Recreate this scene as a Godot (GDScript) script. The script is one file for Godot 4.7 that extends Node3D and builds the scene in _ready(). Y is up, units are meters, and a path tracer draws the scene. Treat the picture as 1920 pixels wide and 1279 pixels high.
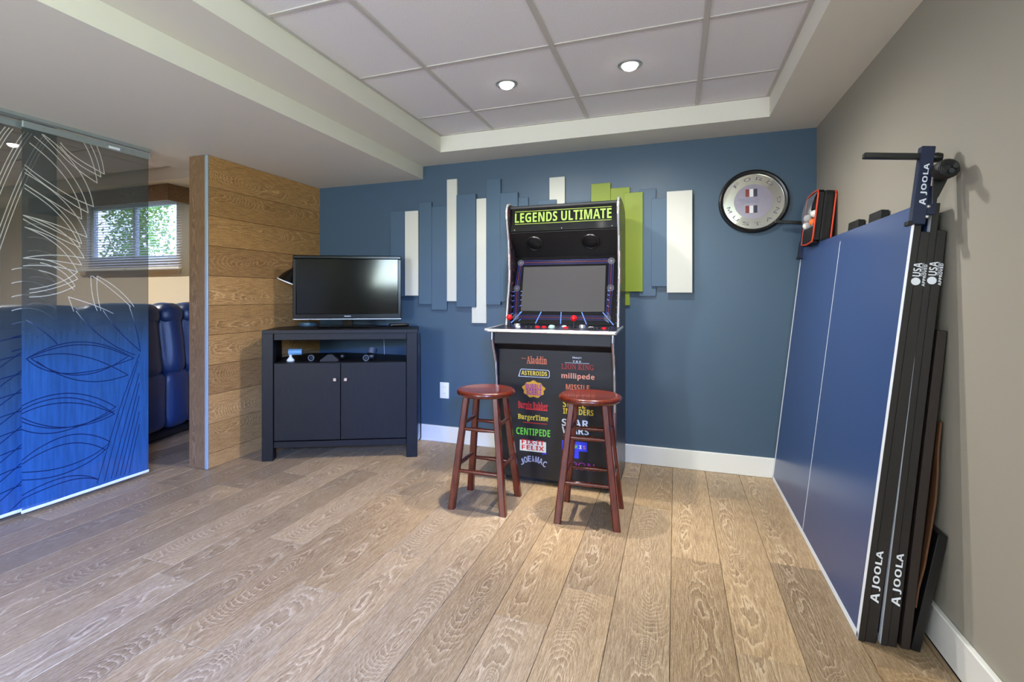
extends Node3D
# A basement games room. x runs along the back wall (right wall at x = 0), z towards the camera (back wall at z = 0).

const HC := 2.054    # painted soffit
const HB := 1.958    # low bulkhead on the left
const HT := 2.166    # ceiling tiles
const XP := -3.48    # face of the plank partition

var M := {}
var names := {}
var rng := RandomNumberGenerator.new()


func _ready() -> void:
	rng.seed = 11
	# ---------------------------------------------------------------- camera, sky, light
	var cam := Camera3D.new()
	cam.name = "camera"
	cam.set_frustum(1279.0 / 965.79 * 0.05, Vector2(59.15 / 965.79 * 0.05, -84.0 / 965.79 * 0.05), 0.05, 100.0)
	cam.position = Vector3(-0.7639, 1.078, 3.4735)
	cam.rotation.y = deg_to_rad(20.724)
	cam.current = true
	add_child(cam)
	var env := Environment.new()
	env.background_mode = Environment.BG_SKY
	var sm := ProceduralSkyMaterial.new()
	sm.sky_top_color = Color(0.45, 0.62, 0.95)
	sm.sky_horizon_color = Color(0.86, 0.92, 1.0)
	sm.ground_bottom_color = Color(0.30, 0.36, 0.22)
	sm.ground_horizon_color = Color(0.55, 0.62, 0.50)
	sm.sky_energy_multiplier = 2.6
	sm.ground_energy_multiplier = 1.2
	env.sky = Sky.new()
	env.sky.sky_material = sm
	env.tonemap_mode = Environment.TONE_MAPPER_LINEAR
	env.tonemap_exposure = 1.0
	env.sdfgi_enabled = true
	env.ssao_enabled = true
	env.ssil_enabled = true
	var we := WorldEnvironment.new()
	we.name = "environment"
	we.environment = env
	add_child(we)
	# daylight through the window in the right wall behind the camera: sky above, lawn below
	area_light("sky_daylight", Vector3(0.80, 2.16, 6.2), Vector3(-1.0, -0.1, -0.2), Vector2(3.6, 0.46), Color(0.28, 0.52, 1.0), 470.0)
	area_light("lawn_daylight", Vector3(-0.03, 1.55, 5.0), Vector3(-1.0, 0.35, -0.2), Vector2(1.3, 0.56), Color(0.91, 1.0, 0.96), 12.0)
	# fill light at an added window in the wall behind the camera
	area_light("added_window_fill", Vector3(-2.6, 1.35, 6.44), Vector3(0.1, 0.0, -1.0), Vector2(0.9, 1.0), Color(0.95, 0.975, 1.0), 11.0)

	make_materials()
	build_shell()
	build_den()
	build_ceiling()
	build_lamps()
	build_curtains()
	build_wall_art()
	build_arcade()
	build_stools()
	build_tv_corner()
	build_table_tennis()
	build_mirror()
	build_small_things()


func area_light(called: String, at: Vector3, dir: Vector3, size: Vector2, color: Color, energy: float) -> void:
	var l := AreaLight3D.new()
	l.name = called
	l.area_size = size
	l.light_color = color
	l.light_energy = energy
	l.shadow_enabled = true
	l.set("area_range", 20.0)
	add_child(l)
	l.look_at_from_position(at, at + dir, Vector3.UP)


# ==================================================================== helpers
class MB:
	var st := SurfaceTool.new()
	var n := 0

	func _init() -> void:
		st.begin(Mesh.PRIMITIVE_TRIANGLES)

	func vert(p: Vector3, uv: Vector2, group: int) -> void:
		st.set_smooth_group(group)
		st.set_uv(uv)
		st.add_vertex(p)
		n += 1

	# corners counter-clockwise seen from outside
	func poly(p: Array, uv: Array = [], group := -1) -> void:
		for i in range(1, p.size() - 1):
			for k in [0, i + 1, i]:
				vert(p[k], uv[k] if uv.size() else Vector2(p[k].x, p[k].y), group)

	# one face of a convex body round c
	func face(p: Array, c: Vector3, uv: Array = [], group := -1) -> void:
		var nn: Vector3 = (p[1] - p[0]).cross(p[2] - p[0])
		if nn.dot(p[0] - c) < 0.0:
			p = p.duplicate()
			p.reverse()
			if uv.size():
				uv = uv.duplicate()
				uv.reverse()
		poly(p, uv, group)

	# chamfered box; w = {"l": axis along the grain, "w": axis across, "s": strip, "v": start, "k": size} for wood
	func box(c: Vector3, s: Vector3, bevel := 0.002, xf := Transform3D(), w := {}) -> void:
		var h := s * 0.5
		var b := minf(bevel, minf(h.x, minf(h.y, h.z)) * 0.9)
		var P := {}
		for sx in [-1, 1]:
			for sy in [-1, 1]:
				for sz in [-1, 1]:
					for ax in 3:
						var v := Vector3(sx * (h.x - b), sy * (h.y - b), sz * (h.z - b))
						v[ax] = [sx, sy, sz][ax] * h[ax]
						P[[sx, sy, sz, ax]] = v
		var faces := []
		for ax in 3:
			var a1 := (ax + 1) % 3
			var a2 := (ax + 2) % 3
			for sg in [-1, 1]:
				var f := []
				for q in [[-1, -1], [1, -1], [1, 1], [-1, 1]]:
					var k := [0, 0, 0]
					k[ax] = sg
					k[a1] = q[0]
					k[a2] = q[1]
					f.append(P[[k[0], k[1], k[2], ax]])
				faces.append(f)
			if b > 0.0:
				for s1 in [-1, 1]:
					for s2 in [-1, 1]:
						var f := []
						for q in [[-1, a1], [1, a1], [1, a2], [-1, a2]]:
							var k := [0, 0, 0]
							k[ax] = q[0]
							k[a1] = s1
							k[a2] = s2
							f.append(P[[k[0], k[1], k[2], q[1]]])
						faces.append(f)
		if b > 0.0:
			for sx in [-1, 1]:
				for sy in [-1, 1]:
					for sz in [-1, 1]:
						faces.append([P[[sx, sy, sz, 0]], P[[sx, sy, sz, 1]], P[[sx, sy, sz, 2]]])
		for f in faces:
			var pts := []
			var uv := []
			for v in f:
				pts.append(xf * (c + v))
				if w.size():
					var li: int = w.l
					var wi: int = w.w
					var fw: float = (v[wi] + h[wi]) / (2.0 * h[wi])
					uv.append(Vector2((float(w.s) + 0.02 + 0.96 * fw) / 8.0, float(w.v) + (v[li] + h[li]) / 1.34))
				else:
					uv.append(Vector2(v.x + v.z, v.y))
			face(pts, xf * c, uv)

	# tapered tube between two points, capped
	func tube(a: Vector3, b: Vector3, ra: float, rb: float, sides := 16, group := 1) -> void:
		var d := (b - a).normalized()
		var x := d.cross(Vector3.UP if absf(d.y) < 0.9 else Vector3.RIGHT).normalized()
		var y := d.cross(x)
		var A := []
		var B := []
		for i in sides:
			var t := TAU * i / sides
			var r := x * cos(t) + y * sin(t)
			A.append(a + r * ra)
			B.append(b + r * rb)
		var mid := (a + b) * 0.5
		for i in sides:
			var j := (i + 1) % sides
			face([A[i], A[j], B[j], B[i]], mid, [], group)
		if ra > 0.0:
			face(A, mid)
		if rb > 0.0:
			face(B, mid)

	# profile of (radius, height) turned round the y axis of xf
	func lathe(prof: Array, sides := 32, xf := Transform3D(), group := 1) -> void:
		var before := Vector2.ZERO
		for k in prof.size() - 1:
			var p: Vector2 = prof[k]
			var q: Vector2 = prof[k + 1]
			if p.is_equal_approx(q):
				continue
			var run := (q - p).normalized()
			if before != Vector2.ZERO and run.dot(before) < 0.75:
				group += 1
			before = run
			for i in sides:
				var t0 := TAU * i / sides
				var t1 := TAU * (i + 1) / sides
				var v := [xf * Vector3(p.x * cos(t0), p.y, p.x * sin(t0)), xf * Vector3(p.x * cos(t1), p.y, p.x * sin(t1)), xf * Vector3(q.x * cos(t1), q.y, q.x * sin(t1)), xf * Vector3(q.x * cos(t0), q.y, q.x * sin(t0))]
				if p.x < 1e-6:
					v.remove_at(1)
				elif q.x < 1e-6:
					v.remove_at(2)
				v.reverse()
				poly(v, [], group)

	# flat polygon in the xy plane of xf, drawn out from z0 to z1
	func prism(pts: PackedVector2Array, z0: float, z1: float, xf := Transform3D(), group := -1) -> void:
		if Geometry2D.is_polygon_clockwise(pts):
			pts.reverse()
		var ix := Geometry2D.triangulate_polygon(pts)
		for i in range(0, ix.size(), 3):
			var a := pts[ix[i]]
			var b := pts[ix[i + 1]]
			var c := pts[ix[i + 2]]
			if (b - a).cross(c - a) < 0.0:
				var s := b
				b = c
				c = s
			poly([xf * Vector3(a.x, a.y, z1), xf * Vector3(b.x, b.y, z1), xf * Vector3(c.x, c.y, z1)], [a, b, c])
			poly([xf * Vector3(a.x, a.y, z0), xf * Vector3(c.x, c.y, z0), xf * Vector3(b.x, b.y, z0)], [a, c, b])
		for i in pts.size():
			var a := pts[i]
			var b := pts[(i + 1) % pts.size()]
			poly([xf * Vector3(a.x, a.y, z0), xf * Vector3(b.x, b.y, z0), xf * Vector3(b.x, b.y, z1), xf * Vector3(a.x, a.y, z1)], [Vector2(a.x, z0), Vector2(b.x, z0), Vector2(b.x, z1), Vector2(a.x, z1)], group)

	# soft cushion: a rounded box with bulging faces
	func cushion(c: Vector3, s: Vector3, r: float, bulge := 0.0, xf := Transform3D(), n_ := 10) -> void:
		var h := s * 0.5
		for ax in 3:
			var a1 := (ax + 1) % 3
			var a2 := (ax + 2) % 3
			for sg in [-1.0, 1.0]:
				for i in n_:
					for j in n_:
						var q := []
						for o in [[0, 0], [1, 0], [1, 1], [0, 1]]:
							var v := Vector3.ZERO
							v[ax] = sg
							v[a1] = sin((float(i + o[0]) / n_ - 0.5) * PI) if false else (2.0 * (i + o[0]) / n_ - 1.0)
							v[a2] = 2.0 * (j + o[1]) / n_ - 1.0
							var e := Vector3(v.x * h.x, v.y * h.y, v.z * h.z)
							var inn := Vector3(clampf(e.x, -h.x + r, h.x - r), clampf(e.y, -h.y + r, h.y - r), clampf(e.z, -h.z + r, h.z - r))
							var d := e - inn
							if d.length() > 1e-6:
								e = inn + d.normalized() * r
							var blow := bulge * (1.0 - v[a1] * v[a1]) * (1.0 - v[a2] * v[a2])
							e[ax] += sg * blow
							q.append(xf * (c + e))
						if sg > 0:
							poly(q, [], 1)
						else:
							q.reverse()
							poly(q, [], 1)

	# round cord along points
	func cord(p: Array, r: float, sides := 8) -> void:
		for i in p.size() - 1:
			tube(p[i], p[i + 1], r, r, sides)

	func mesh() -> ArrayMesh:
		st.generate_normals()
		return st.commit()


func put(called: String, mb: MB, mat: Material, parent: Node = null, label := "") -> MeshInstance3D:
	return put_mesh(called, mb.mesh(), mat, parent, label)


func put_mesh(called: String, me: Mesh, mat: Material, parent: Node = null, label := "") -> MeshInstance3D:
	var o := MeshInstance3D.new()
	o.mesh = me
	o.material_override = mat
	o.name = numbered(called) if parent == null else called
	(self if parent == null else parent).add_child(o, true)
	if label:
		o.set_meta("label", label)
	return o


func numbered(called: String) -> String:
	names[called] = names.get(called, -1) + 1
	return called if names[called] == 0 else "%s_%03d" % [called, names[called]]


func tag(o: Node, label: String, category: String, group := "") -> Node:
	o.set_meta("label", label)
	o.set_meta("category", category)
	if group:
		o.set_meta("group", group)
	return o


func thing(called: String, label: String, category: String, at := Vector3.ZERO, turn := 0.0, group := "") -> Node3D:
	var o := Node3D.new()
	o.name = numbered(called)
	add_child(o)
	o.position = at
	o.rotation.y = turn
	tag(o, label, category, group)
	return o


func structure(called: String) -> Node3D:
	var o := Node3D.new()
	o.name = called
	add_child(o)
	o.set_meta("kind", "structure")
	return o


func sbox(called: String, lo: Vector3, hi: Vector3, mat: Material, parent: Node = null, bevel := 0.0) -> MeshInstance3D:
	var mb := MB.new()
	mb.box((lo + hi) * 0.5, hi - lo, bevel)
	var o := put(called, mb, mat, parent)
	if parent == null:
		o.set_meta("kind", "structure")
	return o


func pbox(called: String, c: Vector3, s: Vector3, mat: Material, parent: Node, bevel := 0.002, xf := Transform3D()) -> MeshInstance3D:
	var mb := MB.new()
	mb.box(c, s, bevel, xf)
	return put(called, mb, mat, parent)


# raised lettering, fitted into a width and height, facing +z of xf
func letters(called: String, text: String, w: float, h: float, mat: Material, parent: Node, xf: Transform3D, font := "sans", depth := 0.0012) -> MeshInstance3D:
	var t := TextMesh.new()
	var f := SystemFont.new()
	f.font_names = PackedStringArray(["Droid Serif" if font == "serif" else "Droid Sans"])
	f.font_weight = 400 if font == "thin" else 700
	t.font = f
	t.text = text
	t.font_size = 32
	t.pixel_size = 0.01
	t.curve_step = 1.5
	t.depth = 0.01
	t.line_spacing = -8.0
	t.horizontal_alignment = HORIZONTAL_ALIGNMENT_CENTER
	t.vertical_alignment = VERTICAL_ALIGNMENT_CENTER
	var bb := t.get_aabb()
	if bb.size.x < 1e-5:
		bb = AABB(Vector3(-0.5, -0.2, -0.005), Vector3(1.0, 0.4, 0.01))
	var o := put_mesh(called, t, mat, parent)
	var sc := Vector3(w / bb.size.x, h / bb.size.y, depth / 0.01)
	var cc := bb.get_center()
	o.transform = xf * Transform3D(Basis.from_scale(sc), Vector3(-cc.x * sc.x, -cc.y * sc.y, depth * 0.5))
	return o


# ==================================================================== materials
func mat(color: Color, rough := 0.6, metal := 0.0, spec := 0.5) -> StandardMaterial3D:
	var m := StandardMaterial3D.new()
	m.albedo_color = color
	m.roughness = rough
	m.metallic = metal
	m.metallic_specular = spec
	return m


func noise_tex(freq: float, a: Color, b: Color, sd: int, size := 256, octaves := 3) -> NoiseTexture2D:
	var fn := FastNoiseLite.new()
	fn.seed = sd
	fn.frequency = freq
	fn.fractal_octaves = octaves
	var t := NoiseTexture2D.new()
	t.width = size
	t.height = size
	t.seamless = true
	t.noise = fn
	var g := Gradient.new()
	g.set_color(0, a)
	g.set_color(1, b)
	t.color_ramp = g
	return t


# eight plank strips side by side: limed oak with cathedral figure, knots and straight grain
func wood_texture() -> ImageTexture:
	var sw := 216
	var W := sw * 8
	var H := 1360
	var data := PackedByteArray()
	data.resize(W * H * 3)
	var low := FastNoiseLite.new()
	low.seed = 5
	low.frequency = 1.0
	low.fractal_octaves = 2
	var fine := FastNoiseLite.new()
	fine.seed = 9
	fine.frequency = 1.0
	fine.fractal_octaves = 1
	var mid := Vector3(0.615, 0.526, 0.405)
	var cream := Vector3(0.815, 0.757, 0.665)
	var dark := Vector3(0.385, 0.305, 0.230)
	var heart := [0.35, 0.62, 0.5, 0.28, 0.7, 0.45, 0.58, 0.4]
	var slope := [0.055, -0.085, 0.10, -0.045, 0.07, 0.12, -0.06, -0.10]
	var cross := [0.35, 0.95, 0.55, 0.15, 1.10, 0.70, 0.40, 0.85]
	var space := [0.0048, 0.0058, 0.0052, 0.0062, 0.0046, 0.0055, 0.0060, 0.0050]
	var knots := [[0.55, 0.98], [0.35, 0.30], [0.62, 1.12], [0.40, 0.72], [0.55, 0.42], [0.30, 0.20], [0.66, 0.92], [0.45, 0.33]]
	for y in H:
		var v := 1.34 * y / H
		for s in 8:
			var off := s * 7.3
			var uc: float = 0.187 * heart[s] + 0.030 * low.get_noise_2d(v * 0.9, off)
			var hh: float = slope[s] * (v - cross[s]) + 0.045 * low.get_noise_2d(v * 1.2 + 40.0, off)
			var tone := low.get_noise_2d(v * 0.8, off + 90.0) * 0.06
			var sp: float = space[s]
			var kv: float = (v - knots[s][1]) / 0.055
			var ku: float = 0.187 * knots[s][0]
			var kf := exp(-kv * kv)
			for x in sw:
				var u := 0.187 * x / sw
				var a := low.get_noise_2d(u * 13.0 + off, v * 1.6)
				var du := u - uc + a * 0.016
				var kd := (u - ku) / 0.019
				var r := sqrt(du * du * 0.34 + hh * hh) + 0.030 * kf * exp(-kd * kd)
				var ph := r / sp + low.get_noise_2d(u * 55.0 + off, v * 10.0) * 0.30
				var f := ph - floorf(ph)
				var n1 := fine.get_noise_2d(u * 620.0 + off, v * 9.0)
				var n2 := fine.get_noise_2d(u * 1000.0 - off, v * 46.0)
				var near := clampf(1.25 - absf(du) / 0.060, 0.20, 1.0)
				var lim := exp(-(f / 0.20) * (f / 0.20)) * near * 0.46 + maxf(0.0, n1) * 0.66 + maxf(0.0, n2 - 0.05) * 0.45
				var drk := f * f * near * 0.42 + maxf(0.0, -n1) * 0.55 + maxf(0.0, -n2 - 0.1) * 0.35 + maxf(0.0, a) * 0.22 + 0.35 * kf * exp(-kd * kd * 3.0)
				lim = clampf(lim, 0.0, 0.9)
				drk = clampf(drk, 0.0, 0.85)
				var c := mid + Vector3(tone, tone * 0.9, tone * 0.7)
				c = c.lerp(dark, drk * (1.0 - lim * 0.7)).lerp(cream, lim)
				var at := (y * W + s * sw + x) * 3
				data[at] = int(clampf(c.x, 0.0, 1.0) * 255.0)
				data[at + 1] = int(clampf(c.y, 0.0, 1.0) * 255.0)
				data[at + 2] = int(clampf(c.z, 0.0, 1.0) * 255.0)
	return ImageTexture.create_from_image(Image.create_from_data(W, H, false, Image.FORMAT_RGB8, data))


func make_materials() -> void:
	var wt := wood_texture()
	M.floor = []
	for c in [Color(1.0, 0.98, 0.96), Color(0.93, 0.90, 0.86), Color(1.05, 1.02, 0.98), Color(0.98, 0.94, 0.88), Color(0.90, 0.88, 0.86)]:
		var m := mat(c, 0.42)
		m.albedo_texture = wt
		m.heightmap_enabled = true
		m.heightmap_texture = wt
		m.heightmap_scale = 0.06
		M.floor.append(m)
	M.clad = []
	for c in [Color(1.08, 0.94, 0.72), Color(1.00, 0.86, 0.66), Color(1.12, 0.98, 0.76), Color(1.04, 0.90, 0.68)]:
		var m := mat(c, 0.5)
		m.albedo_texture = wt
		m.heightmap_enabled = true
		m.heightmap_texture = wt
		m.heightmap_scale = 0.06
		M.clad.append(m)
	M.post = mat(Color(0.76, 0.68, 0.61), 0.5)
	M.post.albedo_texture = wt
	M.subfloor = mat(Color(0.16, 0.13, 0.10), 0.9)
	M.blue_wall = mat(Color(0.245, 0.335, 0.415), 0.45)
	M.greige = mat(Color(0.595, 0.575, 0.525), 0.7)
	M.soffit = mat(Color(0.88, 0.865, 0.815), 0.65)
	M.den_wall = mat(Color(0.89, 0.83, 0.72), 0.7)
	M.white = mat(Color(0.90, 0.90, 0.88), 0.35)
	M.tile = mat(Color(1, 1, 1), 0.95, 0.0, 0.2)
	M.tile.albedo_texture = noise_tex(0.35, Color(0.84, 0.83, 0.84), Color(0.95, 0.94, 0.95), 3)
	M.tile.uv1_triplanar = true
	M.tile.uv1_world_triplanar = true
	M.tile.uv1_scale = Vector3(2.2, 2.2, 2.2)
	M.grid = mat(Color(0.76, 0.74, 0.72), 0.5)
	M.trim_metal = mat(Color(0.58, 0.64, 0.68), 0.40, 0.2)
	M.alu = mat(Color(0.66, 0.70, 0.70), 0.35, 0.6)
	M.black = mat(Color(0.045, 0.045, 0.05), 0.38)
	M.black_soft = mat(Color(0.055, 0.053, 0.055), 0.65)
	M.black_gloss = mat(Color(0.012, 0.012, 0.014), 0.08)
	M.espresso = mat(Color(1, 1, 1), 0.42, 0.0, 0.35)
	M.espresso.albedo_texture = noise_tex(0.03, Color(0.05, 0.048, 0.055), Color(0.080, 0.076, 0.082), 21, 256, 4)
	M.espresso.uv1_scale = Vector3(6, 1, 1)
	M.chrome = mat(Color(0.82, 0.82, 0.81), 0.24, 0.8)
	M.silver = mat(Color(0.72, 0.73, 0.74), 0.3, 0.8)
	M.cherry = mat(Color(1, 1, 1), 0.24)
	M.cherry.albedo_texture = noise_tex(0.025, Color(0.26, 0.078, 0.034), Color(0.44, 0.150, 0.058), 31, 256, 4)
	M.cherry.uv1_triplanar = true
	M.cherry.uv1_scale = Vector3(9, 1.2, 9)
	M.cherry.clearcoat_enabled = true
	M.cherry.clearcoat = 0.5
	M.cherry.clearcoat_roughness = 0.15
	M.leather = mat(Color(0.13, 0.22, 0.37), 0.38, 0.0, 0.5)
	M.leather.heightmap_enabled = true
	M.leather.heightmap_texture = noise_tex(0.12, Color.BLACK, Color.WHITE, 44, 256, 2)
	M.leather.uv1_triplanar = true
	M.leather.uv1_scale = Vector3(5, 5, 5)
	M.leather.heightmap_scale = 0.05
	M.slat_blue = mat(Color(0.265, 0.360, 0.445), 0.55)
	M.slat_white = mat(Color(0.80, 0.80, 0.76), 0.55)
	M.slat_green = mat(Color(0.475, 0.545, 0.045), 0.5)
	M.table_blue = mat(Color(0.195, 0.285, 0.470), 0.30)
	M.navy = mat(Color(0.10, 0.14, 0.25), 0.4, 0.2)
	M.apron = mat(Color(0.112, 0.094, 0.090), 0.5)
	M.brown_board = mat(Color(0.14, 0.10, 0.085), 0.55)
	M.cardboard = mat(Color(0.33, 0.20, 0.10), 0.7)
	M.line_white = mat(Color(0.88, 0.90, 0.93), 0.45)
	M.red = mat(Color(0.86, 0.05, 0.07), 0.18)
	M.orange = mat(Color(0.82, 0.25, 0.10), 0.55)
	M.ball_orange = mat(Color(1.0, 0.45, 0.08), 0.45)
	M.ball_white = mat(Color(0.94, 0.93, 0.90), 0.45)


# ==================================================================== shell
func build_shell() -> void:
	var fl := structure("floor")
	sbox("subfloor", Vector3(-8.5, -0.06, -0.4), Vector3(0.1, -0.0095, 6.6), M.subfloor, fl)
	var joint := {0: 1.175, 1: 1.66, 2: 1.108, 3: 0.45, 4: 1.195, 5: 2.008, 6: 1.575, 7: 1.825, 8: 0.93, 9: 2.28, 10: 1.571, 11: 0.62, 12: 2.302, 13: 1.655, 14: 0.75, 15: 1.98, 16: 2.237, 17: 1.25, 18: 1.66}
	var pw := 0.1866
	var x1 := -0.018
	var first := -0.033
	for i in 46:
		var hi := first - (i - 1) * pw if i > 0 else x1
		var lo := first - i * pw
		if lo < -8.4:
			break
		var j: float = joint.get(i, fposmod(i * 0.531, 1.29) + 0.3)
		var z := fposmod(j + 0.30, 1.29) - 0.30 - 1.29
		while z < 6.5:
			var a := maxf(z, -0.30 if hi < -3.6 else 0.0)
			var b := minf(z + 1.29, 6.5)
			if b - a > 0.03:
				var s := rng.randi() % 8
				var mb := MB.new()
				mb.box(Vector3((lo + hi) * 0.5, -0.0045, (a + b) * 0.5), Vector3(hi - lo - 0.0014, 0.009, b - a - 0.0010), 0.0014, Transform3D(), {"l": 2, "w": 0, "s": s, "v": 0.02 * (rng.randi() % 2)})
				put("plank", mb, M.floor[rng.randi() % M.floor.size()], fl)
			z += 1.29
	# back wall, right wall, wall behind the camera, wall beyond the curtains
	sbox("wall_back", Vector3(-3.63, 0, -0.1), Vector3(0.0, 2.3, 0.0), M.blue_wall)
	var wr := structure("wall_right")
	sbox("wall_panel", Vector3(0, 0, -0.1), Vector3(0.12, 2.3, 4.3), M.greige, wr)
	sbox("wall_panel", Vector3(0, 0, 5.7), Vector3(0.12, 2.3, 6.6), M.greige, wr)
	sbox("wall_panel", Vector3(0, 0, 4.3), Vector3(0.12, 1.22, 5.7), M.greige, wr)
	sbox("wall_panel", Vector3(0, 1.88, 4.3), Vector3(0.12, 2.3, 5.7), M.greige, wr)
	var wf := structure("wall_front")
	sbox("wall_panel", Vector3(-8.5, 0, 6.5), Vector3(-3.1, 2.3, 6.6), M.greige, wf)
	sbox("wall_panel", Vector3(-2.1, 0, 6.5), Vector3(0.0, 2.3, 6.6), M.greige, wf)
	sbox("wall_panel", Vector3(-3.1, 0, 6.5), Vector3(-2.1, 0.80, 6.6), M.greige, wf)
	sbox("wall_panel", Vector3(-3.1, 1.90, 6.5), Vector3(-2.1, 2.3, 6.6), M.greige, wf)
	var w3 := structure("added_window_3")  # added window: frame and glowing pane that go with the fill light
	var f3 := MB.new()
	for x in [-3.1, -2.6, -2.1]:
		f3.box(Vector3(x, 1.35, 6.55), Vector3(0.05, 1.15, 0.05), 0.004)
	for y in [0.80, 1.35, 1.90]:
		f3.box(Vector3(-2.6, y, 6.55), Vector3(1.0, 0.05, 0.05), 0.004)
	put("window_frame", f3, M.white, w3)
	var pm := mat(Color(0.3, 0.35, 0.4), 0.3)
	pm.emission_enabled = true
	pm.emission = Color(0.55, 0.75, 1.0)
	pm.emission_energy_multiplier = 1.6
	sbox("added_glow_pane", Vector3(-3.1, 0.80, 6.56), Vector3(-2.1, 1.90, 6.57), pm, w3)  # glows as part of the added window
	sbox("wall_left", Vector3(-3.85, 0, 3.3), Vector3(-3.70, HB, 6.5), M.greige)
	# window behind the camera
	var w2 := structure("window_2")
	var fr := MB.new()
	for z in [4.3, 5.0, 5.7]:
		fr.box(Vector3(0.05, 1.55, z), Vector3(0.05, 0.66, 0.045), 0.004)
	for y in [1.235, 1.865]:
		fr.box(Vector3(0.05, y, 5.0), Vector3(0.05, 0.045, 1.4), 0.004)
	put("window_frame", fr, M.white, w2)
	var clear := mat(Color(0.96, 0.98, 1.0, 0.03), 0.02)
	clear.transparency = BaseMaterial3D.TRANSPARENCY_ALPHA
	sbox("pane", Vector3(0.048, 1.24, 4.32), Vector3(0.052, 1.86, 5.68), clear, w2)
	# baseboards
	for k in [["baseboard_back", Vector3(-3.47, 0, 0), Vector3(-0.017, 0.118, 0.017)], ["baseboard_right", Vector3(-0.017, 0, 0.0), Vector3(0, 0.118, 6.48)]]:
		var mb := MB.new()
		var lo: Vector3 = k[1]
		var hi: Vector3 = k[2]
		mb.box((lo + hi) * 0.5, hi - lo, 0.003)
		put(k[0], mb, M.white).set_meta("kind", "structure")
	# plank partition
	var pt := structure("wall_partition")
	sbox("core", Vector3(-3.622, 0, -0.3), Vector3(-3.490, HB, 1.075), M.subfloor, pt)
	var ys := [0.0, 0.092, 0.279, 0.461, 0.646, 0.835, 1.020, 1.206, 1.394, 1.582, 1.762, HB]
	for i in 11:
		var h: float = ys[i + 1] - ys[i]
		var mb := MB.new()
		mb.box(Vector3(-3.485, ys[i] + h * 0.5, 0.5375), Vector3(0.010, h - 0.002, 1.075), 0.0016, Transform3D(), {"l": 2, "w": 1, "s": (i * 3 + 1) % 8, "v": 0.08 * (i % 3)})
		put("plank", mb, M.clad[(i * 7) % 4], pt)
		var mb2 := MB.new()
		mb2.box(Vector3(-3.627, ys[i] + h * 0.5, 0.3875), Vector3(0.010, h - 0.001, 1.375), 0.0014, Transform3D(), {"l": 2, "w": 1, "s": (i * 5 + 2) % 8, "v": 0.05})
		put("plank", mb2, M.clad[(i * 5) % 4], pt)
	var ep := MB.new()
	ep.box(Vector3(-3.5660, HB * 0.5, 1.080), Vector3(0.132, HB - 0.004, 0.010), 0.0012, Transform3D(), {"l": 1, "w": 0, "s": 3, "v": 0.0})
	put("end_plank", ep, M.post, pt)
	var tr := MB.new()
	tr.box(Vector3(-3.4885, HB * 0.5, 1.081), Vector3(0.021, HB - 0.004, 0.012), 0.002)
	put("corner_trim", tr, M.trim_metal, pt)


func build_ceiling() -> void:
	var c := structure("ceiling")
	sbox("ceiling_slab", Vector3(-8.5, 2.30, -0.4), Vector3(0.12, 2.42, 6.6), M.soffit, c)
	sbox("soffit", Vector3(-2.54, HC, 0), Vector3(0, 2.30, 0.30), M.soffit, c)
	sbox("soffit", Vector3(-0.285, HC, 0.30), Vector3(0, 2.30, 6.5), M.soffit, c)
	sbox("soffit", Vector3(-2.54, HC, 0.30), Vector3(-2.254, 2.30, 6.5), M.soffit, c)
	sbox("soffit", Vector3(-2.254, HC, 6.2), Vector3(-0.285, 2.30, 6.5), M.soffit, c)
	sbox("bulkhead", Vector3(-3.97, HB, 0.0), Vector3(-2.54, 2.30, 6.5), M.soffit, c)
	sbox("bulkhead", Vector3(-3.97, HB, -0.3), Vector3(-3.63, 2.30, 0.0), M.soffit, c)
	# tiles in a metal grid
	var xs := [-2.254, -1.876, -1.266, -0.650, -0.285]
	var zs := [0.30]
	var z := 0.655
	while z < 6.2:
		zs.append(z)
		z += 0.62
	zs.append(6.2)
	for i in 4:
		for j in zs.size() - 1:
			var mb := MB.new()
			mb.box(Vector3((xs[i] + xs[i + 1]) * 0.5, HT + 0.008, (zs[j] + zs[j + 1]) * 0.5), Vector3(xs[i + 1] - xs[i] - 0.012, 0.014, zs[j + 1] - zs[j] - 0.012), 0.003)
			put("ceiling_tile", mb, M.tile, c)
	for i in [1, 2, 3]:
		pbox("grid_bar", Vector3(xs[i], HT - 0.0015, 3.25), Vector3(0.022, 0.007, 5.9), M.grid, c, 0.0015)
	for j in range(1, zs.size() - 1):
		for i in 4:
			pbox("cross_bar", Vector3((xs[i] + xs[i + 1]) * 0.5, HT - 0.0005, zs[j]), Vector3(xs[i + 1] - xs[i] - 0.022, 0.005, 0.018), M.grid, c, 0.001)
	pbox("edge_angle", Vector3(-2.246, HT - 0.001, 3.25), Vector3(0.016, 0.005, 5.9), M.grid, c, 0.001)
	pbox("edge_angle", Vector3(-0.293, HT - 0.001, 3.25), Vector3(0.016, 0.005, 5.9), M.grid, c, 0.001)
	pbox("edge_angle", Vector3(-1.27, HT - 0.001, 0.308), Vector3(1.93, 0.005, 0.016), M.grid, c, 0.001)


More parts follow.
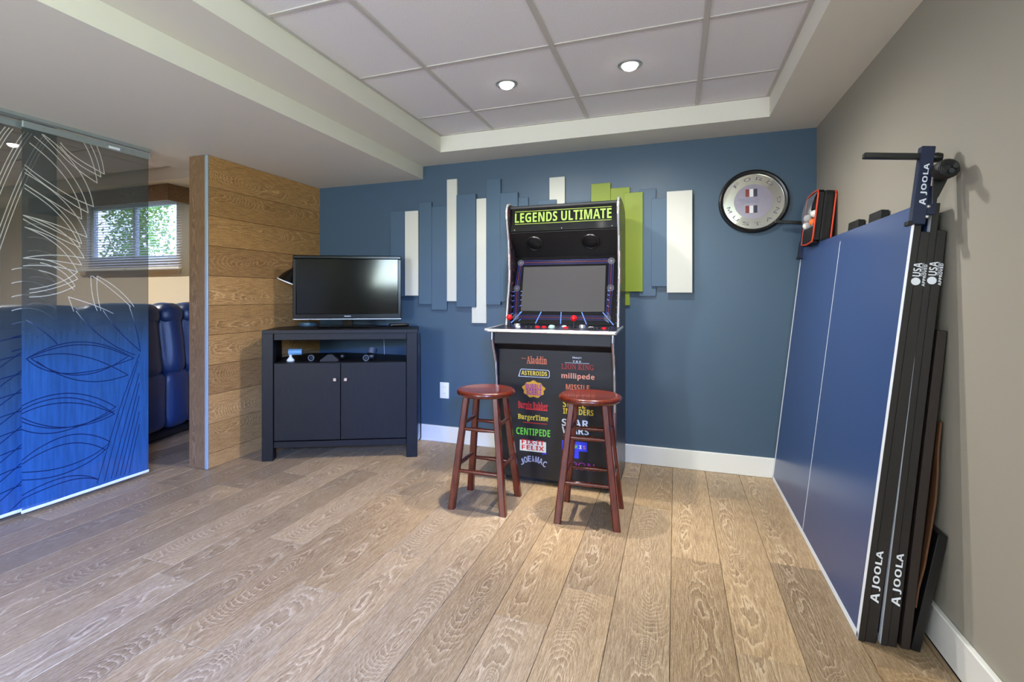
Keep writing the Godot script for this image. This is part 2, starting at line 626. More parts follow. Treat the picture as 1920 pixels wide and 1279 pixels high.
# the room behind the partition and the curtains
func build_den() -> void:
	var c := structure("ceiling_den")
	for i in 7:
		for j in 5:
			pbox("ceiling_tile", Vector3(-4.28 - i * 0.62, 2.262, 0.41 + j * 0.62), Vector3(0.605, 0.014, 0.605), M.tile, c, 0.003)
	sbox("backing", Vector3(-8.4, 2.272, -0.3), Vector3(-3.97, 2.30, 6.5), M.grid, c)
	sbox("soffit", Vector3(-8.4, 2.140, -0.3), Vector3(-3.97, 2.272, 0.09), M.soffit, c)
	var w := structure("wall_far")
	sbox("wall_panel", Vector3(-8.4, 0, -0.42), Vector3(-3.63, 1.46, -0.3), M.den_wall, w)
	sbox("wall_panel", Vector3(-5.47, 1.46, -0.42), Vector3(-3.63, 2.3, -0.3), M.den_wall, w)
	sbox("wall_panel", Vector3(-8.4, 1.46, -0.42), Vector3(-6.83, 2.3, -0.3), M.den_wall, w)
	sbox("wall_panel", Vector3(-6.83, 2.06, -0.42), Vector3(-5.47, 2.3, -0.3), M.den_wall, w)
	sbox("wall_den", Vector3(-8.5, 0, -0.42), Vector3(-8.4, 2.3, 6.5), M.den_wall)
	var win := structure("window_1")
	var fr := MB.new()
	for x in [-6.81, -6.15, -5.49]:
		fr.box(Vector3(x, 1.76, -0.37), Vector3(0.04, 0.60, 0.05), 0.004)
	for y in [1.48, 2.04]:
		fr.box(Vector3(-6.15, y, -0.37), Vector3(1.36, 0.04, 0.05), 0.004)
	put("window_frame", fr, M.white, win)
	var gl := mat(Color(0.95, 0.98, 1.0, 0.04), 0.02)
	gl.transparency = BaseMaterial3D.TRANSPARENCY_ALPHA
	var pane := MB.new()
	pane.box(Vector3(-6.15, 1.76, -0.37), Vector3(1.28, 0.54, 0.004), 0.0)
	put("pane", pane, gl, win)
	var sill := MB.new()
	sill.box(Vector3(-6.15, 1.325, -0.285), Vector3(1.50, 0.045, 0.03), 0.004)
	put("window_sill", sill, mat(Color(0.80, 0.70, 0.56), 0.5), win)
	# valance box
	var v := thing("valance", "brown wood-grain valance box above the window in the next room", "valance", Vector3(-6.25, 1.98, -0.3))
	var mb := MB.new()
	mb.box(Vector3(0, 0.0775, 0.293), Vector3(2.09, 0.155, 0.014), 0.001, Transform3D(), {"l": 0, "w": 1, "s": 1, "v": 0.0})
	put("front_board", mb, M.post, v)
	for sx in [-1.038, 1.038]:
		var e := MB.new()
		e.box(Vector3(sx, 0.0775, 0.143), Vector3(0.014, 0.155, 0.286), 0.001, Transform3D(), {"l": 2, "w": 1, "s": 5, "v": 0.2})
		put("end_board", e, M.post, v)
	# venetian blind
	var bl := thing("venetian_blind", "white venetian blind half open in front of the next room's window", "blind", Vector3(-6.06, 1.35, -0.215))
	pbox("head_rail", Vector3(0, 0.70, 0), Vector3(1.50, 0.03, 0.05), M.white, bl)
	var sl := MB.new()
	sl.box(Vector3.ZERO, Vector3(1.50, 0.0018, 0.036), 0.0006, Transform3D(Basis(Vector3.RIGHT, deg_to_rad(18)), Vector3.ZERO))
	var slat := sl.mesh()
	var slatm := mat(Color(0.93, 0.93, 0.92), 0.45)
	slatm.backlight_enabled = true
	slatm.backlight = Color(0.35, 0.35, 0.35)
	for k in 25:
		put_mesh("slat", slat, slatm, bl).position = Vector3(0, 0.035 + k * 0.0265, 0)
	pbox("bottom_rail", Vector3(0, 0.008, 0), Vector3(1.50, 0.026, 0.04), M.white, bl, 0.005)
	for x in [-0.5, 0.0, 0.62]:
		var cd := MB.new()
		cd.tube(Vector3(x, 0.0, 0.026), Vector3(x, 0.70, 0.026), 0.0018, 0.0018, 6)
		put("ladder_cord", cd, M.white, bl)
	# hedge outside
	var hb := MultiMesh.new()
	hb.transform_format = MultiMesh.TRANSFORM_3D
	hb.use_colors = true
	var lf := MB.new()
	lf.poly([Vector3(-0.5, 0, 0), Vector3(0, -0.28, 0.06), Vector3(0.5, 0, 0), Vector3(0, 0.28, 0.06)])
	hb.mesh = lf.mesh()
	hb.instance_count = 9000
	for k in hb.instance_count:
		var b := Basis.from_euler(Vector3(rng.randf() * TAU, rng.randf() * TAU, rng.randf() * TAU)) * Basis.from_scale(Vector3.ONE * rng.randf_range(0.05, 0.10))
		hb.set_instance_transform(k, Transform3D(b, Vector3(rng.randf_range(-10.55, -9.45), rng.randf_range(0.2, 3.3), rng.randf_range(-3.5, -2.8))))
		hb.set_instance_color(k, Color(rng.randf_range(0.24, 0.46), rng.randf_range(0.40, 0.62), rng.randf_range(0.04, 0.10)))
	var hedge := MultiMeshInstance3D.new()
	hedge.multimesh = hb
	var lm := mat(Color(1, 1, 1), 0.5)
	lm.vertex_color_use_as_albedo = true
	lm.backlight_enabled = true
	lm.backlight = Color(0.4, 0.5, 0.1)
	hedge.material_override = lm
	hedge.name = "hedge"
	add_child(hedge)
	tag(hedge, "sunlit green hedge outside the next room's window", "hedge")
	hedge.set_meta("kind", "stuff")
	sbox("ground_outside", Vector3(-14, -0.2, -9), Vector3(-2, 0.0, -0.45), mat(Color(0.33, 0.40, 0.20), 0.9))
	# recliner sofa, its back towards us
	var so := thing("sofa", "dark navy leather reclining sofa behind the curtain, its back turned to the camera", "sofa", Vector3(-4.315, 0, 0.40), deg_to_rad(99.8))
	var base := MB.new()
	base.box(Vector3(-0.98, 0.05, -0.42), Vector3(2.40, 0.05, 0.72), 0.01)
	put("base_frame", base, M.black_soft, so)
	for k in 5:
		var x: float = [0.050, -0.222, -0.635, -1.245, -1.855][k]
		var sw: float = [0.32, 0.215, 0.60, 0.60, 0.60][k]
		var lean := Transform3D(Basis(Vector3.RIGHT, deg_to_rad(-7)), Vector3(x, 0.50, -0.10))
		var up := MB.new()
		up.cushion(Vector3(0, 0.235, -0.02), Vector3(sw, 0.56, 0.25), 0.10, 0.02, lean)
		var b := put("backrest", up, M.leather, so)
		var lo := MB.new()
		lo.cushion(Vector3(x, 0.31, -0.10), Vector3(sw + 0.005, 0.42, 0.20), 0.05, 0.015)
		put("lower_back", lo, M.leather, so)
		var roll := MB.new()
		roll.cushion(Vector3(0, 0.435, -0.012), Vector3(sw - 0.012, 0.17, 0.268), 0.075, 0.006, lean)
		put("head_roll", roll, M.leather, b)
		var seat := MB.new()
		seat.cushion(Vector3(x, 0.34, -0.50), Vector3(sw, 0.24, 0.58), 0.07, 0.02)
		put("seat", seat, M.leather, so)
	for x in [0.27, -2.23]:
		var arm := MB.new()
		arm.cushion(Vector3(x, 0.34, -0.45), Vector3(0.12, 0.50, 0.80), 0.055, 0.01)
		put("armrest", arm, M.leather, so)
	downlight(Vector3(-5.55, 2.255, 1.03), "added round fill downlight in the next room's ceiling", 3.4)  # unseen pair, added to brighten the walls of this room
	downlight(Vector3(-7.0, 2.255, 1.03), "far added round fill downlight in the next room's ceiling", 3.4)


# ==================================================================== lamps
func downlight(at: Vector3, label: String, energy: float) -> void:
	var d := thing("ceiling_downlight", label, "lamp", at, 0.0, "recessed downlights")
	var ring := MB.new()
	ring.lathe([Vector2(0.036, 0.0), Vector2(0.036, -0.003), Vector2(0.040, -0.006), Vector2(0.052, -0.006), Vector2(0.056, -0.003), Vector2(0.056, 0.0)], 32)
	put("trim_ring", ring, M.silver, d)
	var em := mat(Color(1, 1, 1), 0.4)
	em.emission_enabled = true
	em.emission = Color(1.0, 0.98, 0.95)
	em.emission_energy_multiplier = 9.0
	var bulb := MB.new()
	bulb.lathe([Vector2(0.0, -0.026), Vector2(0.016, -0.0245), Vector2(0.029, -0.018), Vector2(0.036, -0.009), Vector2(0.036, 0.0)], 24, Transform3D(Basis(), Vector3.ZERO))
	put("light_bulb", bulb, em, d)
	var l := SpotLight3D.new()
	l.name = "lamp_light"
	l.light_color = Color(1.0, 0.988, 0.965)
	l.light_energy = energy
	l.light_size = 0.028
	l.spot_angle = 84.0
	l.spot_angle_attenuation = 1.0
	l.spot_range = 12.0
	l.spot_attenuation = 2.0
	l.shadow_enabled = true
	d.add_child(l)
	l.position = Vector3(0, -0.056, 0)
	l.rotation.x = -PI / 2
	# the reflector's bright core
	var core := l.duplicate()
	core.name = "lamp_core_light"
	core.light_energy = energy * 1.15
	core.spot_angle = 21.0
	d.add_child(core)


func build_lamps() -> void:
	downlight(Vector3(-1.573, HT + 0.001, 0.955), "small bright downlight in the ceiling tile left of the other, above the left stool", 2.3)
	downlight(Vector3(-0.964, HT + 0.001, 0.958), "larger-looking bright downlight in the ceiling tile right of centre", 2.3)
	downlight(Vector3(-1.573, HT + 0.001, 3.445), "added fill downlight in the ceiling above and left of the camera", 0.15)  # unseen pair overhead, added as fill
	downlight(Vector3(-0.964, HT + 0.001, 3.445), "added fill downlight in the ceiling above and right of the camera", 0.15)
	downlight(Vector3(-1.573, HT + 0.001, 5.305), "left one of the two added fill downlights far behind the camera", 1.2)  # unseen far pair, added for frontal fill and a brighter mirror
	downlight(Vector3(-0.964, HT + 0.001, 5.305), "right one of the two added fill downlights far behind the camera", 1.2)


# ==================================================================== curtains
func curtain_texture(front: bool) -> ImageTexture:
	var W := 640
	var H := 1600
	var im := Image.create(W, H, false, Image.FORMAT_RGBA8)
	var fn := FastNoiseLite.new()
	fn.seed = 3
	fn.frequency = 1.0
	for y in H:
		var v := float(y) / H
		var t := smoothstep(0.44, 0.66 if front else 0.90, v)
		for x in W:
			var s := 1.0 + 0.12 * fn.get_noise_2d(x * 0.045, y * 0.004) + 0.05 * fn.get_noise_2d(x * 0.9, y * 0.05)
			var c := Color(0.25, 0.28, 0.28).lerp(Color(0.175, 0.355, 0.575), t)  # blue daylight on the lower half is put into the cloth colour
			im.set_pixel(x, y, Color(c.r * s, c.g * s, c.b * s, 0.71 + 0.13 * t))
	var fam := []
	if front:
		fam = [
			[[0.26,0.03,0.33,0.06,0.60,0.09],[0.26,0.04,0.36,0.08,0.57,0.10],[0.13,0.02,0.34,0.09,0.54,0.12],[0.43,0.01,0.51,0.05,0.54,0.12],[0.48,0.01,0.55,0.05,0.57,0.10],[0.53,0.01,0.58,0.04,0.60,0.09]],
			[[0.14,0.02,0.46,0.08,0.51,0.19],[0.08,0.03,0.43,0.11,0.47,0.21],[0.05,0.05,0.41,0.13,0.42,0.23],[0.02,0.11,0.26,0.17,0.51,0.19],[0.02,0.12,0.25,0.18,0.47,0.21],[0.02,0.16,0.22,0.20,0.42,0.23]],
			[[0.02,0.13,0.39,0.19,0.46,0.28],[0.02,0.16,0.36,0.22,0.42,0.30],[0.02,0.17,0.33,0.23,0.41,0.31],[0.01,0.24,0.22,0.25,0.46,0.28],[0.01,0.24,0.22,0.27,0.42,0.30],[0.01,0.25,0.22,0.29,0.41,0.31]],
			[[0.02,0.24,0.33,0.26,0.44,0.34],[0.02,0.27,0.31,0.29,0.42,0.36],[0.02,0.27,0.28,0.30,0.39,0.38],[0.01,0.35,0.19,0.33,0.44,0.34],[0.01,0.35,0.19,0.35,0.42,0.36],[0.01,0.37,0.19,0.36,0.39,0.38]],
			[[0.13,0.35,0.31,0.36,0.39,0.40],[0.12,0.36,0.29,0.37,0.37,0.42],[0.11,0.38,0.27,0.39,0.36,0.43],[0.05,0.43,0.26,0.42,0.39,0.38],[0.05,0.44,0.23,0.43,0.39,0.40],[0.05,0.45,0.22,0.45,0.37,0.42],[0.49,0.39,0.49,0.45,0.54,0.49],[0.54,0.39,0.53,0.44,0.57,0.49]],
			[[0.32,0.45,0.51,0.47,0.68,0.50],[0.32,0.45,0.34,0.47,0.36,0.49],[0.50,0.39,0.69,0.43,0.83,0.48],[0.54,0.39,0.74,0.42,0.86,0.48],[0.59,0.49,0.70,0.55,0.92,0.62],[0.38,0.49,0.55,0.58,0.87,0.63],[0.82,0.48,0.89,0.55,0.92,0.62],[0.03,0.51,0.18,0.55,0.24,0.58]],
			[[0.03,0.61,0.41,0.53,0.86,0.64],[0.03,0.61,0.41,0.55,0.80,0.63],[0.03,0.61,0.24,0.70,0.86,0.64],[0.06,0.61,0.38,0.72,0.82,0.63],[0.06,0.61,0.37,0.58,0.81,0.69],[0.10,0.62,0.40,0.72,0.80,0.69]],
			[[0.00,0.73,0.33,0.68,0.70,0.78],[0.00,0.74,0.33,0.69,0.69,0.80],[0.00,0.75,0.30,0.71,0.69,0.80],[0.00,0.76,0.30,0.84,0.69,0.80],[0.00,0.77,0.29,0.84,0.69,0.79],[0.00,0.79,0.25,0.85,0.70,0.78]],
			[[0.00,0.87,0.33,0.79,0.65,0.88],[0.00,0.88,0.33,0.82,0.61,0.90],[0.00,0.90,0.40,0.94,0.65,0.88],[0.00,0.92,0.38,0.96,0.64,0.89],[0.00,0.96,0.33,0.92,0.55,0.98],[0.00,0.97,0.36,0.94,0.55,0.98]],
			[[0.91,0.63,0.76,0.75,0.54,0.99],[0.90,0.65,0.76,0.79,0.60,0.99],[0.91,0.69,0.79,0.82,0.66,0.99],[0.91,0.72,0.82,0.84,0.70,0.99],[0.91,0.76,0.82,0.88,0.74,0.99],[0.91,0.81,0.83,0.92,0.78,0.99],[0.91,0.85,0.85,0.93,0.82,0.99]],
		]
	else:
		for k in 9:
			var o := k * 0.024 + 0.05 * floorf(k / 3.0)
			fam.append([[0.95 - o, 0.02, 0.80 - o, 0.10, 0.52 - o, 0.46]])
		for k in 7:
			var yy := 0.26 + 0.035 * k
			fam.append([[0.80, yy, 0.88, yy - 0.01, 0.99, yy + 0.01], [0.70, yy + 0.12, 0.86, yy + 0.10, 0.99, yy + 0.15]])
		for k in 9:
			var yy := 0.56 + 0.048 * k
			fam.append([[0.40, yy + 0.03, 0.75, yy - 0.03, 0.99, yy + 0.01], [0.45, yy + 0.10, 0.75, yy + 0.05, 0.99, yy - 0.04]])
	for group in fam:
		for q in group:
			var p0 := Vector2(q[0] * W, q[1] * H)
			var p1 := Vector2(q[2] * W, q[3] * H)
			var p2 := Vector2(q[4] * W, q[5] * H)
			var steps := int((p0.distance_to(p1) + p1.distance_to(p2)) * 1.3)
			for i in steps + 1:
				var t := float(i) / steps
				var p := p0.lerp(p1, t).lerp(p1.lerp(p2, t), t)
				for dx in range(-2, 3):
					for dy in range(-2, 3):
						var xx := int(p.x) + dx
						var yy := int(p.y) + dy
						if xx < 0 or yy < 0 or xx >= W or yy >= H:
							continue
						var d := Vector2(xx + 0.5, yy + 0.5).distance_to(p)
						var k := clampf(2.3 - d, 0.0, 1.0)
						if k > 0.0:
							var c := im.get_pixel(xx, yy)
							# the outline is drawn pale above and in navy below
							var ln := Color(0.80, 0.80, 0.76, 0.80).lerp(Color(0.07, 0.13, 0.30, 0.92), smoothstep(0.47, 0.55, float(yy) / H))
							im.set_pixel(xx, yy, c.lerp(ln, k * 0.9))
	return ImageTexture.create_from_image(im)


func build_curtains() -> void:
	var cloths := []
	for front in [true, false]:
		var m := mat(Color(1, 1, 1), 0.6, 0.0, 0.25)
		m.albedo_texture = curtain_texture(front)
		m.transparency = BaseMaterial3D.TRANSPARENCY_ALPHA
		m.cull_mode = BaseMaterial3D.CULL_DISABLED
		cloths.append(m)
	var spots := [
		[-3.725, 1.285, 1.925, 0, "sheer sliding panel curtain nearest the plank partition, grey with blue daylight painted in below and leaf outlines"],
		[-3.760, 1.755, 2.395, 1, "sheer panel curtain cut by the photo's left edge, hung behind the other panel"],
	]
	for s in spots:
		var x: float = s[0]
		var za: float = s[1]
		var zb: float = s[2]
		var t := thing("panel_curtain", s[4], "curtain", Vector3(x, 0.03, (za + zb) * 0.5), 0.0, "sliding panel curtains")
		var w := (zb - za) * 0.5
		var mb := MB.new()
		var nz := 16
		for i in nz:
			var a := -w + 2.0 * w * i / nz
			var b := -w + 2.0 * w * (i + 1) / nz
			var ra := 0.0025 * sin(i * 1.1)
			var rb := 0.0025 * sin((i + 1) * 1.1)
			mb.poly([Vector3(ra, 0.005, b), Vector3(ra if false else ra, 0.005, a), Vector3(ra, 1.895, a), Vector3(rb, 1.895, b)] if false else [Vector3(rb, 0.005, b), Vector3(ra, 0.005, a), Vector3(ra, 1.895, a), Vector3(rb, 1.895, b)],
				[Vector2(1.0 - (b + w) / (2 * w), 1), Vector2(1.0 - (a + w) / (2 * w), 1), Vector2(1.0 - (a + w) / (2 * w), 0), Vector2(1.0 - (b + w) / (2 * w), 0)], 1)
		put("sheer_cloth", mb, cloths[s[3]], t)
		pbox("weight_bar", Vector3(0, 0.0, 0), Vector3(0.010, 0.016, 2 * w + 0.006), M.line_white, t, 0.003)
		pbox("carrier_bar", Vector3(0, 1.886, 0), Vector3(0.012, 0.034, 2 * w), M.alu, t, 0.002)
		if s[3] == 0:
			for k in 4:
				pbox("screw_head", Vector3(0.0065, 1.888, -w + 0.10 + k * 0.15), Vector3(0.002, 0.005, 0.005), M.chrome, t, 0.001)
			pbox("maker_tag", Vector3(0.0068, 1.882, -0.115), Vector3(0.0015, 0.014, 0.062), M.line_white, t, 0.0005)
			pbox("end_clip", Vector3(0.0, 1.891, -w - 0.008), Vector3(0.02, 0.012, 0.018), M.silver, t, 0.002)
	var tr := thing("curtain_track", "pale metal curtain track fixed under the low ceiling on the left", "rail", Vector3(-3.745, HB, 2.29))
	pbox("rail", Vector3(0.0, -0.009, 0), Vector3(0.085, 0.018, 2.02), M.alu, tr, 0.004)
	for x in [-0.016, 0.020]:
		pbox("channel", Vector3(x, -0.0203, 0), Vector3(0.016, 0.004, 2.02), M.silver, tr, 0.001)


# ==================================================================== wall art
func build_wall_art() -> void:
	var a := thing("slat_wall_art", "wall relief of upright boards in blue, white and green behind the game cabinet", "wall art")
	var rows := [
		[-2.808, -2.567, 1.076, 1.727, 0.020, "b"], [-2.676, -2.566, 1.082, 1.719, 0.034, "w"], [-2.563, -2.460, 1.018, 1.780, 0.022, "b"], [-2.459, -2.335, 0.977, 1.743, 0.020, "b"],
		[-2.333, -2.253, 1.041, 1.934, 0.024, "w"], [-2.252, -2.103, 1.000, 1.814, 0.034, "b"], [-2.101, -2.027, 0.885, 1.778, 0.022, "w"], [-2.026, -1.918, 1.016, 1.909, 0.022, "b"],
		[-1.916, -1.789, 1.039, 1.803, 0.034, "b"], [-1.788, -1.718, 1.061, 1.765, 0.020, "b"], [-1.643, -1.516, 1.062, 1.733, 0.036, "b"], [-1.568, -1.462, 1.044, 1.887, 0.020, "w"],
		[-1.454, -1.291, 1.062, 1.715, 0.020, "b"], [-1.287, -1.161, 1.062, 1.822, 0.020, "g"], [-1.160, -1.039, 1.018, 1.784, 0.020, "g"], [-1.074, -0.958, 1.107, 1.744, 0.036, "g"],
		[-0.982, -0.879, 1.078, 1.762, 0.020, "b"], [-0.905, -0.806, 1.139, 1.696, 0.036, "b"], [-0.814, -0.666, 1.100, 1.733, 0.044, "w"],
	]
	var kinds := {"b": [M.slat_blue, "slate blue board"], "w": [M.slat_white, "white board"], "g": [M.slat_green, "lime green board"]}
	for r in rows:
		# proud boards lap over their neighbours: each one stands on the wall or on the board behind it
		var back := 0.0
		for q in rows:
			if q != r and q[4] < r[4] - 0.004 and q[0] < r[1] - 0.001 and q[1] > r[0] + 0.001:
				back = maxf(back, q[4] + 0.0005)
		var k: Array = kinds[r[5]]
		var mb := MB.new()
		mb.box(Vector3((r[0] + r[1]) * 0.5, (r[2] + r[3]) * 0.5, (back + r[4]) * 0.5), Vector3(r[1] - r[0], r[3] - r[2], r[4] - back), 0.0015)
		put("board", mb, k[0], a, k[1])
	# the lower left part of the long white board reaches under its neighbour
	var ext := MB.new()
	ext.box(Vector3(-2.1190, 0.942, 0.011), Vector3(0.036, 0.114, 0.022), 0.0015)
	put("board", ext, M.slat_white, a, "white board")


# ==================================================================== arcade machine
func build_arcade() -> void:
	var a := thing("arcade_machine", "tall black arcade game cabinet with lime green title and a screen", "arcade machine", Vector3(-1.403, 0, 0))
	var hx := 0.343          # half width over the side panels
	var art := mat(Color(1, 1, 1), 0.3)
	var an := noise_tex(0.055, Color(0.015, 0.02, 0.03), Color(0.55, 0.52, 0.55), 77, 256, 5)
	an.color_ramp.add_point(0.48, Color(0.035, 0.045, 0.07))
	an.color_ramp.add_point(0.60, Color(0.10, 0.16, 0.24))
	an.color_ramp.add_point(0.70, Color(0.40, 0.12, 0.10))
	art.albedo_texture = an
	art.uv1_scale = Vector3(3, 2, 1)
	var prof := PackedVector2Array([Vector2(0.10, 0.025), Vector2(0.10, 1.56), Vector2(0.115, 1.598), Vector2(0.16, 1.624), Vector2(0.24, 1.641), Vector2(0.33, 1.650), Vector2(0.395, 1.650), Vector2(0.428, 1.640), Vector2(0.446, 1.618), Vector2(0.452, 1.590), Vector2(0.447, 1.550), Vector2(0.430, 1.490), Vector2(0.412, 1.430), Vector2(0.398, 1.340), Vector2(0.390, 1.24), Vector2(0.392, 1.18), Vector2(0.405, 1.12), Vector2(0.425, 1.05), Vector2(0.445, 0.95), Vector2(0.450, 0.895), Vector2(0.715, 0.880), Vector2(0.715, 0.832), Vector2(0.690, 0.775), Vector2(0.652, 0.700), Vector2(0.640, 0.625), Vector2(0.618, 0.450), Vector2(0.600, 0.025)])
	for s in [-1, 1]:
		var side := MB.new()
		# the profile's x is the machine's z: turn it so that it stands upright
		var xf := Transform3D(Basis(Vector3(0, 0, 1), Vector3(0, 1, 0), Vector3(-1, 0, 0)), Vector3(s * (hx - 0.009), 0, 0))
		side.prism(prof, -0.009, 0.009, xf)
		var sp := put("side_panel", side, art, a)
		var tm := MB.new()
		for i in prof.size() - 1:
			if i < 1:
				continue
			var p := prof[i]
			var q := prof[i + 1]
			tm.tube(Vector3(s * (hx - 0.009), p.y, p.x), Vector3(s * (hx - 0.009), q.y, q.x), 0.0078, 0.0078, 8)
		put("edge_moulding", tm, M.chrome, sp)
	var inner := 2.0 * hx - 0.037
	pbox("back_panel", Vector3(0, 0.80, 0.112), Vector3(inner, 1.52, 0.014), M.black, a)
	pbox("top_panel", Vector3(0, 1.626, 0.27), Vector3(inner, 0.016, 0.27), M.black, a)
	# marquee
	var mq := Transform3D(Basis(Vector3.RIGHT, deg_to_rad(-2.0)), Vector3(0, 1.556, 0.398))
	var mar := pbox("marquee_panel", Vector3(0, 0, 0), Vector3(inner, 0.160, 0.012), M.black_gloss, a, 0.001, mq)
	var green := mat(Color(0.44, 0.55, 0.18), 0.4)
	green.emission_enabled = true
	green.emission = Color(0.40, 0.62, 0.12)
	green.emission_energy_multiplier = 0.06
	letters("title_lettering", "LEGENDS ULTIMATE", 0.585, 0.058, green, mar, mq * Transform3D(Basis(), Vector3(0.0, 0.006, 0.0062)))
	var stripe := MB.new()
	stripe.box(Vector3(0.0, 0.044, 0.0066), Vector3(0.585, 0.0035, 0.0012), 0.0003, mq)
	stripe.box(Vector3(0.0, -0.033, 0.0066), Vector3(0.585, 0.0035, 0.0012), 0.0003, mq)
	put("title_rule", stripe, mat(Color(0.45, 0.52, 0.16), 0.4), mar)
	for x in [-0.295, 0.0, 0.295]:
		for y in [-0.068, 0.070]:
			pbox("screw", mq * Vector3(x, y, 0.0065), Vector3(0.005, 0.005, 0.003), M.silver, mar, 0.001)
	# speaker panel, sloping back and down
	var spk := quad_panel(a, "speaker_panel", Vector2(0.400, 1.474), Vector2(0.276, 1.330), inner, 0.012, mat(Color(0.060, 0.058, 0.062), 0.42))
	var sxf: Transform3D = spk[1]
	for x in [-0.183, 0.163]:
		var sp := MB.new()
		sp.lathe([Vector2(0.0, 0.0012), Vector2(0.036, 0.0035), Vector2(0.040, 0.001), Vector2(0.042, 0.001), Vector2(0.046, 0.006), Vector2(0.053, 0.005), Vector2(0.056, 0.0)], 40, sxf * Transform3D(Basis(Vector3.RIGHT, PI / 2), Vector3(x, 0.008, 0.006)))
		put("speaker", sp, M.black, spk[0])
	# screen bezel
	var bz := quad_panel(a, "bezel", Vector2(0.276, 1.330), Vector2(0.386, 0.905), inner, 0.010, mat(Color(0.016, 0.018, 0.030), 0.10))
	var B: Transform3D = bz[1]
	var hb: float = bz[2]
	var to_v := func(y: float) -> float: return (y - 1.1175) / 0.425 * hb
	var sy0: float = to_v.call(0.985)
	var sy1: float = to_v.call(1.262)
	pbox("screen", Vector3(-0.009, (sy0 + sy1) * 0.5, 0.0058), Vector3(0.512, sy1 - sy0, 0.003), mat(Color(0.235, 0.23, 0.23), 0.13, 0.0, 0.7), bz[0], 0.0005, B)
	var discs := [Vector2(-0.288, 1.290), Vector2(0.279, 1.290), Vector2(-0.302, 1.126), Vector2(0.279, 1.126), Vector2(-0.295, 0.947), Vector2(0.266, 0.947)]
	var blue := mat(Color(0.13, 0.14, 0.42), 0.3)
	var bright := mat(Color(0.34, 0.49, 0.80), 0.3)
	var pink := mat(Color(0.42, 0.15, 0.18), 0.3)
	var lb := MB.new()
	var lp := MB.new()
	var on := func(mb: MB, p: Vector2, q: Vector2, w: float, lift: float) -> void:
		var d := q - p
		var t := Transform3D(Basis(Vector3(0, 0, 1), d.angle()), Vector3((p.x + q.x) * 0.5, (p.y + q.y) * 0.5, 0.0055 + lift))
		mb.box(Vector3.ZERO, Vector3(d.length(), w, 0.0012), 0.0, B * t)
	var D := []
	for d in discs:
		D.append(Vector2(d.x, to_v.call(d.y)))
	for e in [[0, 1], [0, 2], [2, 4], [1, 3], [3, 5], [4, 5]]:
		var p: Vector2 = D[e[0]]
		var q: Vector2 = D[e[1]]
		var nn := (q - p).normalized().orthogonal()
		on.call(lp, p, q, 0.0022, 0.0006)
		for k in [-0.0125, -0.0065, 0.0065, 0.0125]:
			on.call(lb, p + nn * k, q + nn * k, 0.0016 if absf(k) > 0.01 else 0.0011, 0.0)
	for x in [-0.40, -0.20, 0.0, 0.20, 0.40]:
		var ray := MB.new()
		on.call(ray, Vector2(x * 0.62 - 0.01, sy0 - 0.004), Vector2(x * 0.78 - 0.010, -hb * 0.5 + 0.004), 0.0055, 0.0002)
		put("bezel_ray", ray, bright, bz[0], "pale blue printed ray under the screen")
	for k in 6:
		var yy: float = to_v.call(1.105 - 0.022 * k - 0.003 * k * k)
		for s in [-1, 1]:
			for q in [[0.315, 0.002, 0.333, -0.003 - 0.003 * k], [0.274, 0.002, 0.262, 0.004 + 0.002 * k]]:
				var dash := MB.new()
				on.call(dash, Vector2(s * q[0], yy + q[1]), Vector2(s * q[2], yy + q[3]), 0.003, 0.0002)
				put("bezel_ray", dash, bright, bz[0], "short pale blue printed ray beside the screen")
	put("bezel_line", lb, blue, bz[0], "blue printed lines round the screen")
	put("bezel_line", lp, pink, bz[0], "pink printed lines round the screen")
	for d in D:
		var e := MB.new()
		for q in [[0.0, 0.007], [0.011, 0.014], [0.018, 0.020]]:
			e.lathe([Vector2(q[0], 0.0018), Vector2(q[1], 0.0018), Vector2(q[1], 0.0)], 20, B * Transform3D(Basis(Vector3.RIGHT, PI / 2), Vector3(d.x, d.y, 0.0055)))
		for k in 8:
			var t := TAU * k / 8
			e.box(Vector3(d.x + 0.0125 * cos(t), d.y + 0.0125 * sin(t), 0.0064), Vector3(0.003, 0.003, 0.002), 0.0, B)
		put("ring_emblem", e, mat(Color(0.31, 0.32, 0.34), 0.4), bz[0])
	# control deck, a little wider than the cabinet
	var deck := MB.new()
	deck.prism(PackedVector2Array([Vector2(0.385, 0.887), Vector2(0.742, 0.878), Vector2(0.742, 0.894), Vector2(0.385, 0.905)]), -0.352, 0.352, Transform3D(Basis(Vector3(0, 0, 1), Vector3(0, 1, 0), Vector3(-1, 0, 0)), Vector3.ZERO))
	var dk := put("control_deck", deck, mat(Color(0.05, 0.06, 0.11), 0.3), a)
	var rim := MB.new()
	rim.box(Vector3(0, 0.886, 0.745), Vector3(0.716, 0.018, 0.010), 0.004)
	for s in [-1, 1]:
		rim.box(Vector3(s * 0.355, 0.893, 0.565), Vector3(0.009, 0.018, 0.365), 0.004, Transform3D(Basis(Vector3.RIGHT, deg_to_rad(1.7)), Vector3(0, 0.018, 0)))
	put("deck_edge", rim, M.chrome, dk)
	var y0 := 0.9005
	for x in [-0.280, 0.102]:
		var j := MB.new()
		j.lathe([Vector2(0.014, 0.0), Vector2(0.014, 0.004), Vector2(0.0055, 0.006), Vector2(0.0055, 0.038), Vector2(0.0, 0.038)], 16, Transform3D(Basis(), Vector3(x, y0, 0.56)))
		var stick := put("joystick", j, M.black, dk)
		var ball := MB.new()
		ball_shape(ball, Vector3(x, y0 + 0.052, 0.56), 0.018)
		put("ball_top", ball, M.red, stick)
